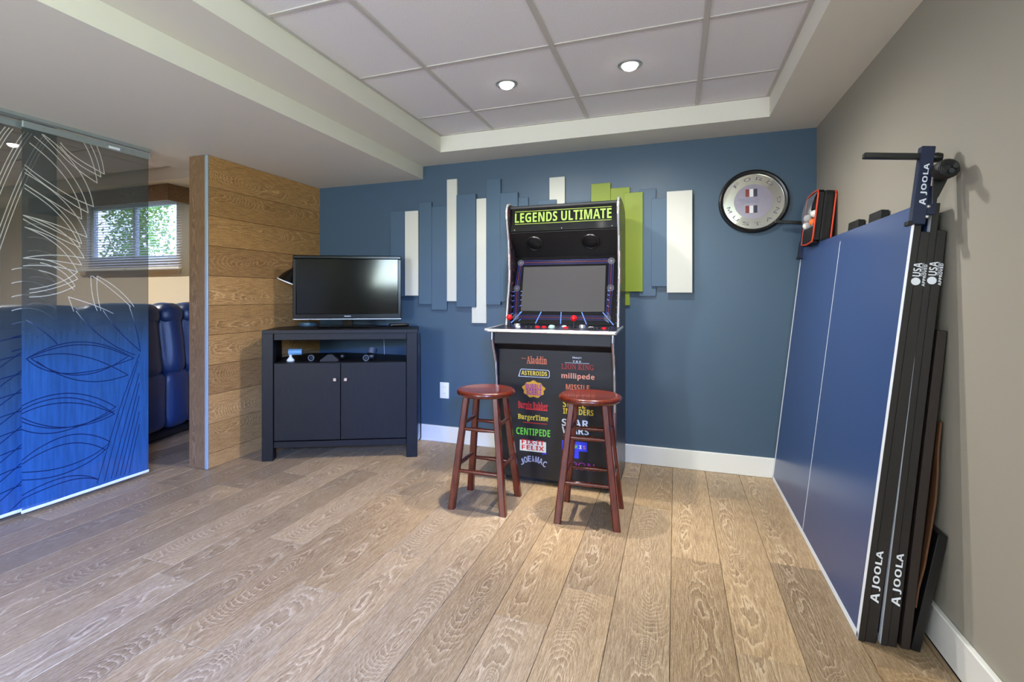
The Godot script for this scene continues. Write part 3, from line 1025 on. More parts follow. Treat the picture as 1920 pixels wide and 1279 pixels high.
	for x in [-0.231, 0.150]:
		var k := MB.new()
		k.lathe([Vector2(0.019, 0.0), Vector2(0.019, 0.012), Vector2(0.016, 0.016), Vector2(0.0, 0.016)], 24, Transform3D(Basis(), Vector3(x, y0, 0.565)))
		put("spinner_knob", k, M.silver, dk)
	var btn := [[-0.100, 0.60, "r"], [-0.064, 0.585, "r"], [-0.130, 0.62, "k"], [-0.165, 0.60, "k"], [-0.155, 0.57, "k"], [-0.12, 0.565, "k"], [0.064, 0.60, "r"], [0.238, 0.60, "k"], [0.205, 0.61, "k"], [0.275, 0.59, "r"], [0.300, 0.605, "k"], [0.255, 0.565, "k"], [-0.21, 0.62, "w"], [0.20, 0.575, "w"], [-0.035, 0.50, "w"], [0.035, 0.50, "w"]]
	for b in btn:
		var k := MB.new()
		k.lathe([Vector2(0.0145, 0.0), Vector2(0.0145, 0.004), Vector2(0.012, 0.006), Vector2(0.0105, 0.006), Vector2(0.0105, 0.009), Vector2(0.0, 0.0095)], 18, Transform3D(Basis(), Vector3(b[0], y0 - 0.002, b[1])))
		put("push_button", k, {"r": M.red, "k": M.black, "w": M.ball_white}[b[2]], dk)
	var tb := MB.new()
	ball_shape(tb, Vector3(-0.018, y0 - 0.003, 0.60), 0.019)
	put("trackball", tb, mat(Color(0.55, 0.66, 0.62), 0.15), dk)
	# apron under the deck, sloping foot well, front panel
	pbox("deck_apron", Vector3(0, 0.846, 0.700), Vector3(inner, 0.070, 0.014), mat(Color(0.055, 0.06, 0.07), 0.5), a)
	var fpm := mat(Color(0.070, 0.054, 0.050), 0.5)
	quad_panel(a, "knee_panel", Vector2(0.690, 0.812), Vector2(0.622, 0.775), inner, 0.010, fpm)
	var fp := quad_panel(a, "front_panel", Vector2(0.622, 0.775), Vector2(0.585, 0.030), inner, 0.012, fpm)
	pbox("plinth", Vector3(0, 0.0125, 0.33), Vector3(inner - 0.04, 0.025, 0.44), M.black_soft, a)
	front_print(fp)


func ball_shape(mb: MB, c: Vector3, r: float, sides := 20) -> void:
	var pr := []
	for i in 13:
		var t := -PI / 2 + PI * i / 12
		pr.append(Vector2(maxf(0.0, r * cos(t)), r * sin(t)))
	mb.lathe(pr, sides, Transform3D(Basis(), c))


# flat panel across the machine between two (z, y) points; returns [mesh, transform of its face, height]
func quad_panel(parent: Node, called: String, top: Vector2, bottom: Vector2, w: float, t: float, m: Material) -> Array:
	var d := top - bottom
	var up := Vector3(0, d.y, d.x).normalized()
	var out := Vector3(1, 0, 0).cross(up).normalized()
	var c := (top + bottom) * 0.5
	var xf := Transform3D(Basis(Vector3(1, 0, 0), up, out), Vector3(0, c.y, c.x))
	var mb := MB.new()
	mb.box(Vector3.ZERO, Vector3(w, d.length(), t), 0.001, xf)
	return [put(called, mb, m, parent), xf, d.length()]


# the game titles on the front panel
func front_print(fp: Array) -> void:
	var X: Transform3D = fp[1]
	var pn: Node = fp[0]
	var cy: float = X.origin.y
	var place := func(x: float, y: float, lift := 0.0062) -> Transform3D: return X * Transform3D(Basis(), Vector3(x + 1.403, y - cy, lift))
	var col := func(c: Color) -> StandardMaterial3D: return mat(c, 0.5)
	var orange: StandardMaterial3D = col.call(Color(0.86, 0.45, 0.28))
	var yellow: StandardMaterial3D = col.call(Color(0.92, 0.80, 0.22))
	var white: StandardMaterial3D = col.call(Color(0.86, 0.88, 0.90))
	var redm: StandardMaterial3D = col.call(Color(0.85, 0.13, 0.12))
	var salmon: StandardMaterial3D = col.call(Color(0.92, 0.60, 0.47))
	var greenm: StandardMaterial3D = col.call(Color(0.45, 0.82, 0.22))
	var purple: StandardMaterial3D = col.call(Color(0.62, 0.16, 0.55))
	var bluem: StandardMaterial3D = col.call(Color(0.22, 0.25, 0.85))
	var greym: StandardMaterial3D = col.call(Color(0.68, 0.68, 0.74))
	var black: StandardMaterial3D = col.call(Color(0.05, 0.05, 0.05))
	letters("title_lettering", "Disney's", 0.026, 0.010, orange, pn, place.call(-1.576, 0.722), "serif")
	letters("title_lettering", "Aladdin", 0.118, 0.044, orange, pn, place.call(-1.500, 0.716), "serif")
	var plate := MB.new()
	plate.prism(PackedVector2Array([Vector2(-0.092, -0.022), Vector2(0.086, -0.022), Vector2(0.092, -0.012), Vector2(0.092, 0.016), Vector2(0.084, 0.023), Vector2(-0.074, 0.023), Vector2(-0.080, 0.016)]), 0, 0.001, place.call(-1.518, 0.639))
	put("title_plate", plate, white, pn)
	var plate2 := MB.new()
	plate2.prism(PackedVector2Array([Vector2(-0.086, -0.019), Vector2(0.084, -0.019), Vector2(0.089, -0.011), Vector2(0.089, 0.014), Vector2(0.082, 0.020), Vector2(-0.072, 0.020), Vector2(-0.077, 0.014)]), 0.001, 0.0016, place.call(-1.518, 0.639))
	put("title_plate", plate2, col.call(Color(0.10, 0.10, 0.16)), pn)
	letters("title_lettering", "ASTEROIDS", 0.150, 0.025, yellow, pn, place.call(-1.516, 0.640, 0.0078))
	var blob := PackedVector2Array()
	for i in 48:
		var t := TAU * i / 48
		var r := 1.0 + 0.07 * sin(t * 9.0) + 0.03 * sin(t * 5.0)
		blob.append(Vector2(0.064 * r * cos(t), 0.047 * r * sin(t)))
	var bl := MB.new()
	bl.prism(blob, 0, 0.001, place.call(-1.520, 0.547))
	put("title_plate", bl, col.call(Color(0.86, 0.62, 0.14)), pn)
	letters("title_lettering", "BUBBLE", 0.094, 0.032, purple, pn, place.call(-1.520, 0.562, 0.0072))
	letters("title_lettering", "BOBBLE", 0.086, 0.032, purple, pn, place.call(-1.518, 0.530, 0.0072))
	letters("title_lettering", "Burnin Rubber", 0.176, 0.042, redm, pn, place.call(-1.526, 0.454), "serif")
	pbox("title_rule", place.call(-1.505, 0.430) * Vector3(0, 0, 0.0005), Vector3(0.130, 0.005, 0.001), redm, pn, 0.0003)
	letters("title_lettering", "BurgerTime", 0.178, 0.040, yellow, pn, place.call(-1.527, 0.380), "serif")
	pbox("title_rule", place.call(-1.515, 0.352) * Vector3(0, 0, 0.0005), Vector3(0.140, 0.004, 0.001), redm, pn, 0.0003)
	letters("title_lettering", "CENTIPEDE", 0.200, 0.040, greenm, pn, place.call(-1.527, 0.299))
	pbox("title_plate", place.call(-1.529, 0.223) * Vector3(0, 0, 0.0005), Vector3(0.155, 0.074, 0.001), col.call(Color(0.90, 0.87, 0.74)), pn, 0.0003)
	letters("title_lettering", "FIX-IT", 0.132, 0.026, redm, pn, place.call(-1.529, 0.240, 0.0074))
	letters("title_lettering", "FELIX", 0.132, 0.026, redm, pn, place.call(-1.529, 0.207, 0.0074))
	letters("title_lettering", "JR", 0.028, 0.014, bluem, pn, place.call(-1.462, 0.181, 0.0074))
	var word := "JOE&MAC"
	for i in word.length():
		var f := (i - 3.0) / 3.0
		letters("title_lettering", word[i], 0.021 if word[i] != "&" else 0.013, 0.034, greym, pn, place.call(-1.528 + f * 0.067, 0.144 - 0.024 * f * f) * Transform3D(Basis(Vector3(0, 0, 1), -f * 0.35), Vector3.ZERO))
	# right column
	letters("title_lettering", "Disney's", 0.050, 0.013, white, pn, place.call(-1.272, 0.738), "serif")
	letters("title_lettering", "T H E", 0.045, 0.009, white, pn, place.call(-1.272, 0.718), "serif")
	pbox("title_rule", place.call(-1.272, 0.709) * Vector3(0, 0, 0.0005), Vector3(0.135, 0.002, 0.001), white, pn, 0.0003)
	letters("title_lettering", "LION KING", 0.179, 0.030, col.call(Color(0.62, 0.14, 0.12)), pn, place.call(-1.270, 0.688), "serif")
	letters("title_lettering", "millipede", 0.182, 0.040, salmon, pn, place.call(-1.268, 0.632))
	letters("title_lettering", "MISSILE", 0.130, 0.030, orange, pn, place.call(-1.270, 0.574))
	letters("title_lettering", "COMMAND", 0.130, 0.024, orange, pn, place.call(-1.270, 0.543))
	letters("title_lettering", "SPACE", 0.125, 0.040, yellow, pn, place.call(-1.290, 0.478))
	letters("title_lettering", "INVADERS", 0.168, 0.032, yellow, pn, place.call(-1.268, 0.437))
	letters("title_lettering", "STAR", 0.150, 0.040, white, pn, place.call(-1.285, 0.372))
	letters("title_lettering", "WARS", 0.150, 0.038, white, pn, place.call(-1.285, 0.330))
	letters("title_lettering", "TRILOGY", 0.120, 0.014, white, pn, place.call(-1.290, 0.292), "thin")
	var tt := MB.new()
	tt.prism(PackedVector2Array([Vector2(-0.070, 0.045), Vector2(0.070, 0.045), Vector2(0.070, -0.008), Vector2(0.024, -0.008), Vector2(0.024, -0.050), Vector2(-0.024, -0.050), Vector2(-0.024, -0.008), Vector2(-0.070, -0.008)]), 0, 0.001, place.call(-1.290, 0.224))
	put("title_plate", tt, bluem, pn)
	var word2 := "TETRIS"
	for i in 6:
		letters("title_lettering", word2[i], 0.016, 0.020, [redm, orange, yellow, greenm, white, salmon][i], pn, place.call(-1.290 - 0.055 + i * 0.022, 0.240, 0.0074))
	letters("title_lettering", "TRON", 0.166, 0.042, purple, pn, place.call(-1.264, 0.132), "thin")


# ==================================================================== stools
func build_stools() -> void:
	var proto: Node3D
	var spots := [[-1.6925, 0.938, 0.02, "red-brown round wooden stool on the left, in front of the black cabinet's edge"], [-1.157, 0.908, 0.04, "red-brown round wooden stool on the right, hiding the cabinet's second column of titles"]]
	proto = thing("bar_stool", "", "stool", Vector3.ZERO, 0.0, "matching wooden stools")
	var seat := MB.new()
	seat.lathe([Vector2(0.0, 0.562), Vector2(0.128, 0.562), Vector2(0.143, 0.565), Vector2(0.151, 0.572), Vector2(0.153, 0.580), Vector2(0.150, 0.589), Vector2(0.143, 0.594), Vector2(0.134, 0.5945), Vector2(0.128, 0.593), Vector2(0.0, 0.591)], 56)
	put("seat", seat, M.cherry, proto)
	var foot := 0.137
	var head := 0.078
	var at := func(sx: int, sz: int, y: float) -> Vector3:
		var k := lerpf(foot, head, y / 0.565)
		return Vector3(sx * k, y, sz * k)
	for sx in [-1, 1]:
		for sz in [-1, 1]:
			var lg := MB.new()
			var a: Vector3 = at.call(sx, sz, 0.0)
			var b: Vector3 = at.call(sx, sz, 0.565)
			var hb := 0.0165
			var ring := func(c: Vector3, h: float) -> Array:
				var o := []
				for q in [[-1, -0.7], [-0.7, -1], [0.7, -1], [1, -0.7], [1, 0.7], [0.7, 1], [-0.7, 1], [-1, 0.7]]:
					o.append(c + Vector3(q[0] * h, 0, q[1] * h))
				return o
			var A: Array = ring.call(a, hb * 1.05)
			var B: Array = ring.call(b, hb * 0.92)
			var mid := (a + b) * 0.5
			for i in 8:
				var j := (i + 1) % 8
				lg.face([A[i], A[j], B[j], B[i]], mid)
			lg.face(A, mid)
			lg.face(B, mid)
			put("leg", lg, M.cherry, proto)
	for r in [[0.19, 0], [0.40, 0], [0.215, 1], [0.425, 1]]:
		for s in [-1, 1]:
			var p: Vector3 = at.call(-1, s, r[0]) if r[1] == 0 else at.call(s, -1, r[0])
			var q: Vector3 = at.call(1, s, r[0]) if r[1] == 0 else at.call(s, 1, r[0])
			var rg := MB.new()
			var d := (q - p).normalized() * 0.012
			rg.tube(p + d, (p + q) * 0.5, 0.0085, 0.0115, 14)
			rg.tube((p + q) * 0.5, q - d, 0.0115, 0.0085, 14)
			put("rung", rg, M.cherry, proto)
	for i in 2:
		var s: Array = spots[i]
		var o: Node3D = proto
		if i:
			o = proto.duplicate()
			o.name = numbered("bar_stool")
			add_child(o)
		o.position = Vector3(s[0], 0, s[1])
		o.rotation.y = s[2]
		tag(o, s[3], "stool", "matching wooden stools")


# ==================================================================== television corner
func build_tv_corner() -> void:
	var th := 0.4604
	var c := thing("tv_cabinet", "black-stained corner cabinet with two doors and an open shelf under the television", "cabinet", Vector3(-3.283, 0, 0.841), th)
	var flat := func(pts: Array, y0: float, y1: float, called: String, m: Material) -> void:
		var p := PackedVector2Array()
		for q in pts:
			p.append(Vector2(q[0], -q[1]))
		var mb := MB.new()
		mb.prism(p, y0, y1, Transform3D(Basis(Vector3(1, 0, 0), Vector3(0, 0, -1), Vector3(0, 1, 0)), Vector3.ZERO))
		put(called, mb, m, c)
	flat.call([[0, 0], [1.008, 0], [1.008, -0.395], [0.93, -0.435], [0.45, -0.655], [0.14, -0.655], [0, -0.385]], 0.834, 0.855, "top", M.espresso)
	flat.call([[0.07, -0.02], [0.935, -0.02], [0.935, -0.40], [0.45, -0.63], [0.15, -0.63], [0.07, -0.40]], 0.620, 0.638, "shelf", M.espresso)
	flat.call([[0.07, -0.02], [0.935, -0.02], [0.935, -0.40], [0.45, -0.63], [0.15, -0.63], [0.07, -0.40]], 0.085, 0.103, "bottom_panel", M.espresso)
	for x in [0.036, 0.970]:
		pbox("corner_post", Vector3(x, 0.417, -0.036), Vector3(0.072, 0.834, 0.072), M.espresso, c, 0.0025)
	pbox("side_panel", Vector3(0.012, 0.445, -0.228), Vector3(0.020, 0.76, 0.312), M.espresso, c)
	pbox("side_panel", Vector3(0.996, 0.445, -0.228), Vector3(0.020, 0.76, 0.312), M.espresso, c)
	for q in [[0.02, -0.375, 0.15, -0.64], [0.995, -0.375, 0.45, -0.64]]:
		var d := Vector2(q[2] - q[0], q[3] - q[1])
		var xf := Transform3D(Basis(Vector3.UP, -d.angle()), Vector3((q[0] + q[2]) * 0.5, 0.0, (q[1] + q[3]) * 0.5))
		pbox("back_panel", Vector3(0, 0.36, 0), Vector3(d.length(), 0.55, 0.012), M.espresso, c, 0.001, xf)
	pbox("top_rail", Vector3(0.503, 0.811, -0.024), Vector3(0.862, 0.044, 0.022), M.espresso, c)
	pbox("bottom_rail", Vector3(0.503, 0.102, -0.024), Vector3(0.862, 0.042, 0.022), M.espresso, c)
	for k in [[0.0735, 0.4995, 0.466], [0.5025, 0.9325, 0.536]]:
		var door := pbox("door", Vector3((k[0] + k[1]) * 0.5, 0.383, -0.020), Vector3(k[1] - k[0], 0.508, 0.019), M.espresso, c)
		var kn := MB.new()
		kn.box(Vector3(k[2], 0.528, 0.008), Vector3(0.020, 0.020, 0.010), 0.002)
		kn.tube(Vector3(k[2], 0.528, -0.011), Vector3(k[2], 0.528, 0.004), 0.005, 0.005, 10)
		put("knob", kn, mat(Color(0.74, 0.64, 0.56), 0.35, 0.6), door, "square metal knob")
	var X := Transform3D(Basis(Vector3.UP, th), Vector3(-3.283, 0, 0.841))
	# television
	var tp := X * Vector3(0.508, 0.856, -0.275)
	var tv := thing("television", "black flat-screen television switched off on the corner cabinet", "television", tp, deg_to_rad(29.0))
	pbox("housing", Vector3(0, 0.285, -0.026), Vector3(0.735, 0.44, 0.035), M.black, tv, 0.008)
	var fr := MB.new()
	fr.box(Vector3(0, 0.4985, 0.0), Vector3(0.752, 0.026, 0.028), 0.006)
	fr.box(Vector3(0, 0.080, 0.0), Vector3(0.752, 0.036, 0.028), 0.004)
	fr.box(Vector3(-0.3635, 0.287, 0.0), Vector3(0.025, 0.40, 0.028), 0.004)
	fr.box(Vector3(0.3635, 0.287, 0.0), Vector3(0.025, 0.40, 0.028), 0.004)
	put("bezel", fr, mat(Color(0.012, 0.012, 0.014), 0.22, 0.0, 0.35), tv)
	pbox("screen", Vector3(0, 0.292, 0.004), Vector3(0.704, 0.390, 0.006), mat(Color(0.018, 0.017, 0.016), 0.10, 0.0, 0.38), tv, 0.0005)
	pbox("bottom_strip", Vector3(0, 0.0595, 0.002), Vector3(0.752, 0.007, 0.030), M.silver, tv, 0.002)
	letters("maker_lettering", "Panasonic", 0.046, 0.007, M.line_white, tv, Transform3D(Basis(), Vector3(0, 0.081, 0.0142)), "sans", 0.0006)
	var neck := MB.new()
	neck.box(Vector3(0, 0.042, -0.02), Vector3(0.075, 0.07, 0.03), 0.006)
	put("stand_neck", neck, M.black_gloss, tv)
	pbox("stand_foot", Vector3(0, 0.007, -0.02), Vector3(0.40, 0.012, 0.20), M.black_gloss, tv, 0.005)
	# desk lamp behind it
	var lp := thing("desk_lamp", "black desk lamp with cone shade peeping out left of the television", "lamp", X * Vector3(0.175, 0.855, -0.53), th)
	var bs := MB.new()
	bs.lathe([Vector2(0.0, 0.0), Vector2(0.070, 0.0), Vector2(0.072, 0.004), Vector2(0.072, 0.022), Vector2(0.066, 0.028), Vector2(0.0, 0.030)], 36)
	put("lamp_base", bs, mat(Color(0.36, 0.46, 0.50), 0.3, 0.5), lp)
	var arm := MB.new()
	arm.tube(Vector3(0, 0.026, 0), Vector3(0.09, 0.30, 0.02), 0.005, 0.005, 10)
	arm.tube(Vector3(0.09, 0.30, 0.02), Vector3(-0.020, 0.435, 0.115), 0.005, 0.005, 10)
	put("lamp_arm", arm, M.black, lp)
	var ax := Vector3(-0.37, -0.93, 0.0).normalized()
	var sideways := Vector3(0, 0, 1)
	var sxf := Transform3D(Basis(ax.cross(sideways), -ax, sideways).orthonormalized(), Vector3(-0.092, 0.322, 0.130))
	var sh := MB.new()
	sh.lathe([Vector2(0.0, 0.132), Vector2(0.022, 0.130), Vector2(0.032, 0.122), Vector2(0.036, 0.098), Vector2(0.075, 0.052), Vector2(0.100, 0.0)], 40, sxf)
	put("lamp_shade", sh, mat(Color(0.03, 0.045, 0.045), 0.22), lp)
	var shi := MB.new()
	shi.lathe([Vector2(0.100, 0.0), Vector2(0.098, -0.001), Vector2(0.073, 0.051), Vector2(0.034, 0.096), Vector2(0.0, 0.115)], 40, sxf)
	shi.lathe([Vector2(0.099, -0.004), Vector2(0.1025, -0.004), Vector2(0.1025, 0.003), Vector2(0.099, 0.003)], 40, sxf)
	put("shade_lining", shi, M.white, lp)
	# remote control
	var rm := thing("remote_control", "black remote control lying at the right end of the cabinet top", "remote control", X * Vector3(0.865, 0.855, -0.33), th + 0.35)
	var rb := MB.new()
	rb.cushion(Vector3(0, 0.013, 0), Vector3(0.145, 0.024, 0.046), 0.011, 0.0, Transform3D(), 8)
	put("body", rb, M.black, rm)
	for i in 6:
		for j in 2:
			pbox("button", Vector3(-0.05 + i * 0.02, 0.0255, -0.008 + j * 0.016), Vector3(0.009, 0.003, 0.007), mat(Color(0.22, 0.22, 0.24), 0.5), rm, 0.001)
	# things on the open shelf
	var sy := 0.6385
	var g1 := thing("clip_lamp", "small pale blue cylinder gadget on a white foot at the left of the open shelf", "gadget", X * Vector3(0.175, sy, -0.115), th)
	var q1 := MB.new()
	q1.tube(Vector3(-0.035, 0.062, 0), Vector3(0.050, 0.062, -0.01), 0.021, 0.021, 24)
	put("body", q1, mat(Color(0.42, 0.60, 0.72), 0.35), g1)
	var q2 := MB.new()
	q2.lathe([Vector2(0.0, 0.0), Vector2(0.024, 0.001), Vector2(0.026, 0.010), Vector2(0.016, 0.022), Vector2(0.009, 0.030), Vector2(0.008, 0.045), Vector2(0.0, 0.046)], 24, Transform3D(Basis(), Vector3(-0.020, 0, 0.01)))
	put("foot", q2, mat(Color(0.82, 0.84, 0.88), 0.4), g1)
	var g2 := thing("hose_coupling", "short black tube with a pale rim standing second from left on the open shelf", "tube", X * Vector3(0.290, sy, -0.13), th)
	ring_tube(g2, Vector3(0, 0.022, 0), 0.021, 0.05)
	var g3 := thing("speaker_wedge", "black wedge-shaped accessory in the middle of the open shelf", "gadget", X * Vector3(0.415, sy, -0.11), th)
	var q3 := MB.new()
	q3.prism(PackedVector2Array([Vector2(-0.062, 0.0), Vector2(0.058, 0.0), Vector2(0.060, 0.010), Vector2(0.018, 0.046), Vector2(-0.010, 0.046), Vector2(-0.062, 0.008)]), -0.03, 0.03)
	put("body", q3, M.black_soft, g3)
	var q4 := MB.new()
	ball_shape(q4, Vector3(0.078, 0.027, -0.03), 0.026)
	put("knob", q4, M.black, g3)
	var g4 := thing("game_controller", "black controller with pale ring and grey knurled cylinder on the right of the open shelf", "controller", X * Vector3(0.660, sy, -0.11), th)
	ring_tube(g4, Vector3(0, 0.022, 0.02), 0.021, 0.05)
	var q5 := MB.new()
	q5.tube(Vector3(0.030, 0.044, -0.02), Vector3(0.036, 0.080, -0.03), 0.032, 0.034, 24)
	put("knurled_cylinder", q5, mat(Color(0.26, 0.30, 0.36), 0.5), g4)
	var q6 := MB.new()
	q6.cushion(Vector3(0.026, 0.024, -0.02), Vector3(0.062, 0.048, 0.055), 0.018, 0.0, Transform3D(), 6)
	put("body", q6, M.black, g4)
	# loose lead down the back of the shelf, and the one beside the cabinet
	var lead := MB.new()
	lead.cord([X * Vector3(0.745, 0.834, -0.44), X * Vector3(0.748, 0.73, -0.44), X * Vector3(0.752, 0.642, -0.43)], 0.0025)
	tag(put("thin_cable", lead, mat(Color(0.65, 0.68, 0.75), 0.5)), "thin pale cable hanging at the back of the open shelf", "cable")
	var cb := MB.new()
	cb.cord([Vector3(-2.553, 0.80, 0.026), Vector3(-2.549, 0.45, 0.027), Vector3(-2.546, 0.20, 0.028), Vector3(-2.544, 0.02, 0.030), Vector3(-2.550, 0.006, 0.045)], 0.0045)
	tag(put("power_cable", cb, M.black), "black power cable running down the wall beside the cabinet's right corner", "cable")


func ring_tube(parent: Node, c: Vector3, r: float, l: float) -> void:
	var q := MB.new()
	var xf := Transform3D(Basis(Vector3.RIGHT, PI / 2), c)
	q.lathe([Vector2(0.0, -l * 0.5), Vector2(r, -l * 0.5), Vector2(r, l * 0.5), Vector2(r * 0.78, l * 0.5), Vector2(r * 0.78, -l * 0.3), Vector2(0.0, -l * 0.3)], 24, xf)
	put("tube", q, M.black, parent)
	var e := MB.new()
	e.lathe([Vector2(r * 0.97, l * 0.5), Vector2(r * 0.97, l * 0.5 + 0.0015), Vector2(r * 0.84, l * 0.5 + 0.0015), Vector2(r * 0.84, l * 0.5)], 24, xf)
	put("rim", e, mat(Color(0.36, 0.39, 0.46), 0.4), parent)


# ==================================================================== table tennis table, folded against the right wall
func build_table_tennis() -> void:
	var z0 := 0.022
	var z1 := 1.546
	var zl := z1 - z0
	var zc := (z0 + z1) * 0.5
	for half in 2:
		var x0: float = [-0.2285, -0.170][half]
		var lean: float = [6.33, 5.5][half]
		var t: float = [0.047, 0.041][half]
		var lbl: String = ["front half of the blue table tennis table, its playing face towards the room", "rear half of the table tennis table, between the front half and the wall"][half]
		var o := thing("table_half", lbl, "table", Vector3(x0, 0.002, zc), 0.0, "halves of the table tennis table")
		o.rotation.z = -deg_to_rad(lean)
		# local: y up along the board, -x out of the playing face, z along the long edge
		var L := 1.362
		var top := pbox("table_top", Vector3(0.008, L * 0.5, 0), Vector3(0.016, L, zl), M.table_blue, o, 0.0015)
		var ln := MB.new()
		ln.box(Vector3(-0.0003, 0.010, 0), Vector3(0.001, 0.020, zl - 0.002), 0.0)
		ln.box(Vector3(-0.0003, L * 0.5, zl * 0.5 - 0.010), Vector3(0.001, L - 0.002, 0.020), 0.0)
		ln.box(Vector3(-0.0003, L * 0.5, -zl * 0.5 + 0.010), Vector3(0.001, L - 0.002, 0.020), 0.0)
		put("boundary_line", ln, M.line_white, top)
		pbox("centre_line", Vector3(-0.0004, (L + 0.02) * 0.5 - 0.02, 0.0), Vector3(0.001, L - 0.05, 0.004), M.line_white, top, 0.0)
		for s in [-1, 1]:
			var ap := pbox("end_apron", Vector3(0.016 + (t - 0.016) * 0.5, (L - 0.08) * 0.5, s * (zl * 0.5 - 0.010)), Vector3(t - 0.0165, L - 0.08, 0.020), M.apron, o, 0.002)
			pbox("edge_cap", Vector3(0.008, L * 0.5, s * (zl * 0.5 + 0.0012)), Vector3(0.017, L + 0.001, 0.003), M.apron, o, 0.001)
			if s == 1:
				var Z := zl * 0.5 + 0.0005
				var tx := Transform3D(Basis(Vector3(0, 0, 1), PI / 2), Vector3(0.5 * t + 0.003, 0.0, Z))
				letters("maker_lettering", "JOOLA", 0.125, 0.022, M.line_white, ap, tx.translated(Vector3(0, 0.232, 0.002)))
				letters("emblem", "A", 0.030, 0.022, M.line_white, ap, tx.translated(Vector3(0, 0.146, 0.002)))
				letters("maker_lettering", "USA", 0.042, 0.020, M.line_white, ap, tx.translated(Vector3(-0.006, 1.166, 0.002)))
				letters("maker_lettering", "TABLE TENNIS", 0.040, 0.004, M.line_white, ap, tx.translated(Vector3(0.007, 1.166, 0.002)), "thin")
				letters("maker_lettering", "APPROVED", 0.066, 0.007, M.line_white, ap, tx.translated(Vector3(0.0135, 1.150, 0.002)))
				var disc := MB.new()
				disc.lathe([Vector2(0.0, 0.0012), Vector2(0.0115, 0.0012), Vector2(0.0115, 0.0)], 20, Transform3D(Basis(Vector3.RIGHT, PI / 2), Vector3(0.5 * t - 0.003, 1.130, Z + 0.002)))
				put("emblem", disc, M.line_white, ap)
		pbox("bottom_apron", Vector3(0.016 + (t - 0.016) * 0.5, 0.012, 0), Vector3(t - 0.0165, 0.022, zl - 0.042), M.apron, o, 0.002)
		if half == 0:
			var rail := MB.new()
			for z in [-0.35, 0.35]:
				rail.box(Vector3(0.030, 0.64, z), Vector3(0.022, 1.20, 0.04), 0.002)
			put("rear_rail", rail, M.apron, o)
		else:
			# feet of the folded legs stand out above the upper edge
			for z in [-0.02, 0.245]:
				pbox("leg_foot", Vector3(0.018, L + 0.010, z), Vector3(0.026, 0.085, 0.130), M.black_soft, o, 0.002)
	# net posts, clamped on both upper corners
	for k in 2:
		var zz: float = [1.5625, 0.065][k]
		var np := thing("net_post", ["dark blue net post clamped to the table's near upper corner", "net post at the table's far upper corner, half hidden by the bag"][k], "net post", Vector3(-0.2285, 0.002, zz), 0.0, "clamp net posts")
		np.rotation.z = -deg_to_rad(6.33)
		var xo := -0.005
		pbox("post", Vector3(xo + 0.004, 1.415, 0.0), Vector3(0.034, 0.232, 0.028 if k == 0 else 0.024), M.navy, np, 0.002)
		var shoe := MB.new()
		shoe.box(Vector3(xo - 0.016, 1.300, 0.0), Vector3(0.012, 0.014, 0.034), 0.002)
		put("clamp_shoe", shoe, M.black, np)
		var armm := MB.new()
		armm.box(Vector3(xo - 0.082, 1.502, 0.0), Vector3(0.142, 0.017, 0.022), 0.002)
		put("side_arm", armm, M.black, np)
		if k == 0:
			letters("maker_lettering", "JOOLA", 0.094, 0.016, M.line_white, np, Transform3D(Basis(Vector3(0, 0, 1), PI / 2), Vector3(xo + 0.006, 1.432, 0.0142)))
			letters("emblem", "A", 0.020, 0.016, M.line_white, np, Transform3D(Basis(Vector3(0, 0, 1), PI / 2), Vector3(xo + 0.006, 1.366, 0.0142)))
			pbox("clamp_plate", Vector3(xo + 0.028, 1.372, 0.004), Vector3(0.030, 0.085, 0.010), M.navy, np, 0.002)
			for y in [1.352, 1.322]:
				var sc := MB.new()
				ball_shape(sc, Vector3(xo + 0.022, y, 0.014), 0.0055, 12)
				put("screw", sc, M.chrome, np)
			var knob := MB.new()
			knob.lathe([Vector2(0.0, -0.012), Vector2(0.013, -0.012), Vector2(0.015, 0.0), Vector2(0.013, 0.010), Vector2(0.0, 0.012)], 20, Transform3D(Basis(Vector3(0, 0, 1), PI / 2), Vector3(xo + 0.030, 1.500, 0.0)))
			put("knob", knob, M.black, np)
		else:
			pbox("clamp_plate", Vector3(xo - 0.006, 1.345, -0.030), Vector3(0.014, 0.10, 0.020), M.black, np, 0.002)
	# the net, rolled up round the near post
	var nt := thing("rolled_net", "black table tennis net rolled up beside the dark blue post near the wall", "net", Vector3(-0.0480, 1.437, 1.640))
	var rl := MB.new()
	var rax := Transform3D(Basis(Vector3.RIGHT, PI / 2), Vector3.ZERO)
	rl.lathe([Vector2(0.0, -0.030), Vector2(0.021, -0.029), Vector2(0.0265, -0.020), Vector2(0.025, -0.010), Vector2(0.0275, -0.002), Vector2(0.0255, 0.006), Vector2(0.0275, 0.016), Vector2(0.024, 0.023), Vector2(0.020, 0.024), Vector2(0.0, 0.023)], 36, rax)
	put("net_roll", rl, M.black_soft, nt)
	var coil := MB.new()
	for k in 44:
		var t0 := k * 0.42
		var r0 := 0.010 + 0.00078 * t0
		var r1 := 0.010 + 0.00078 * (t0 + 0.42)
		coil.tube(Vector3(r0 * cos(t0), r0 * sin(t0), 0.024), Vector3(r1 * cos(t0 + 0.42), r1 * sin(t0 + 0.42), 0.024), 0.0015, 0.0015, 6)
	put("net_edge", coil, M.black, nt)
	for q in [Vector2(0.011, 0.003), Vector2(0.002, -0.010)]:
		var tb := MB.new()
		tb.tube(Vector3(q.x, q.y, 0.015), Vector3(q.x, q.y, 0.034), 0.0068, 0.0068, 18)
		put("tension_rod", tb, mat(Color(0.12, 0.13, 0.14), 0.5), nt)
	var strap := MB.new()
	strap.prism(PackedVector2Array([Vector2(-0.014, -0.016), Vector2(0.020, -0.018), Vector2(-0.002, -0.070), Vector2(-0.016, -0.090)]), -0.040, -0.032)
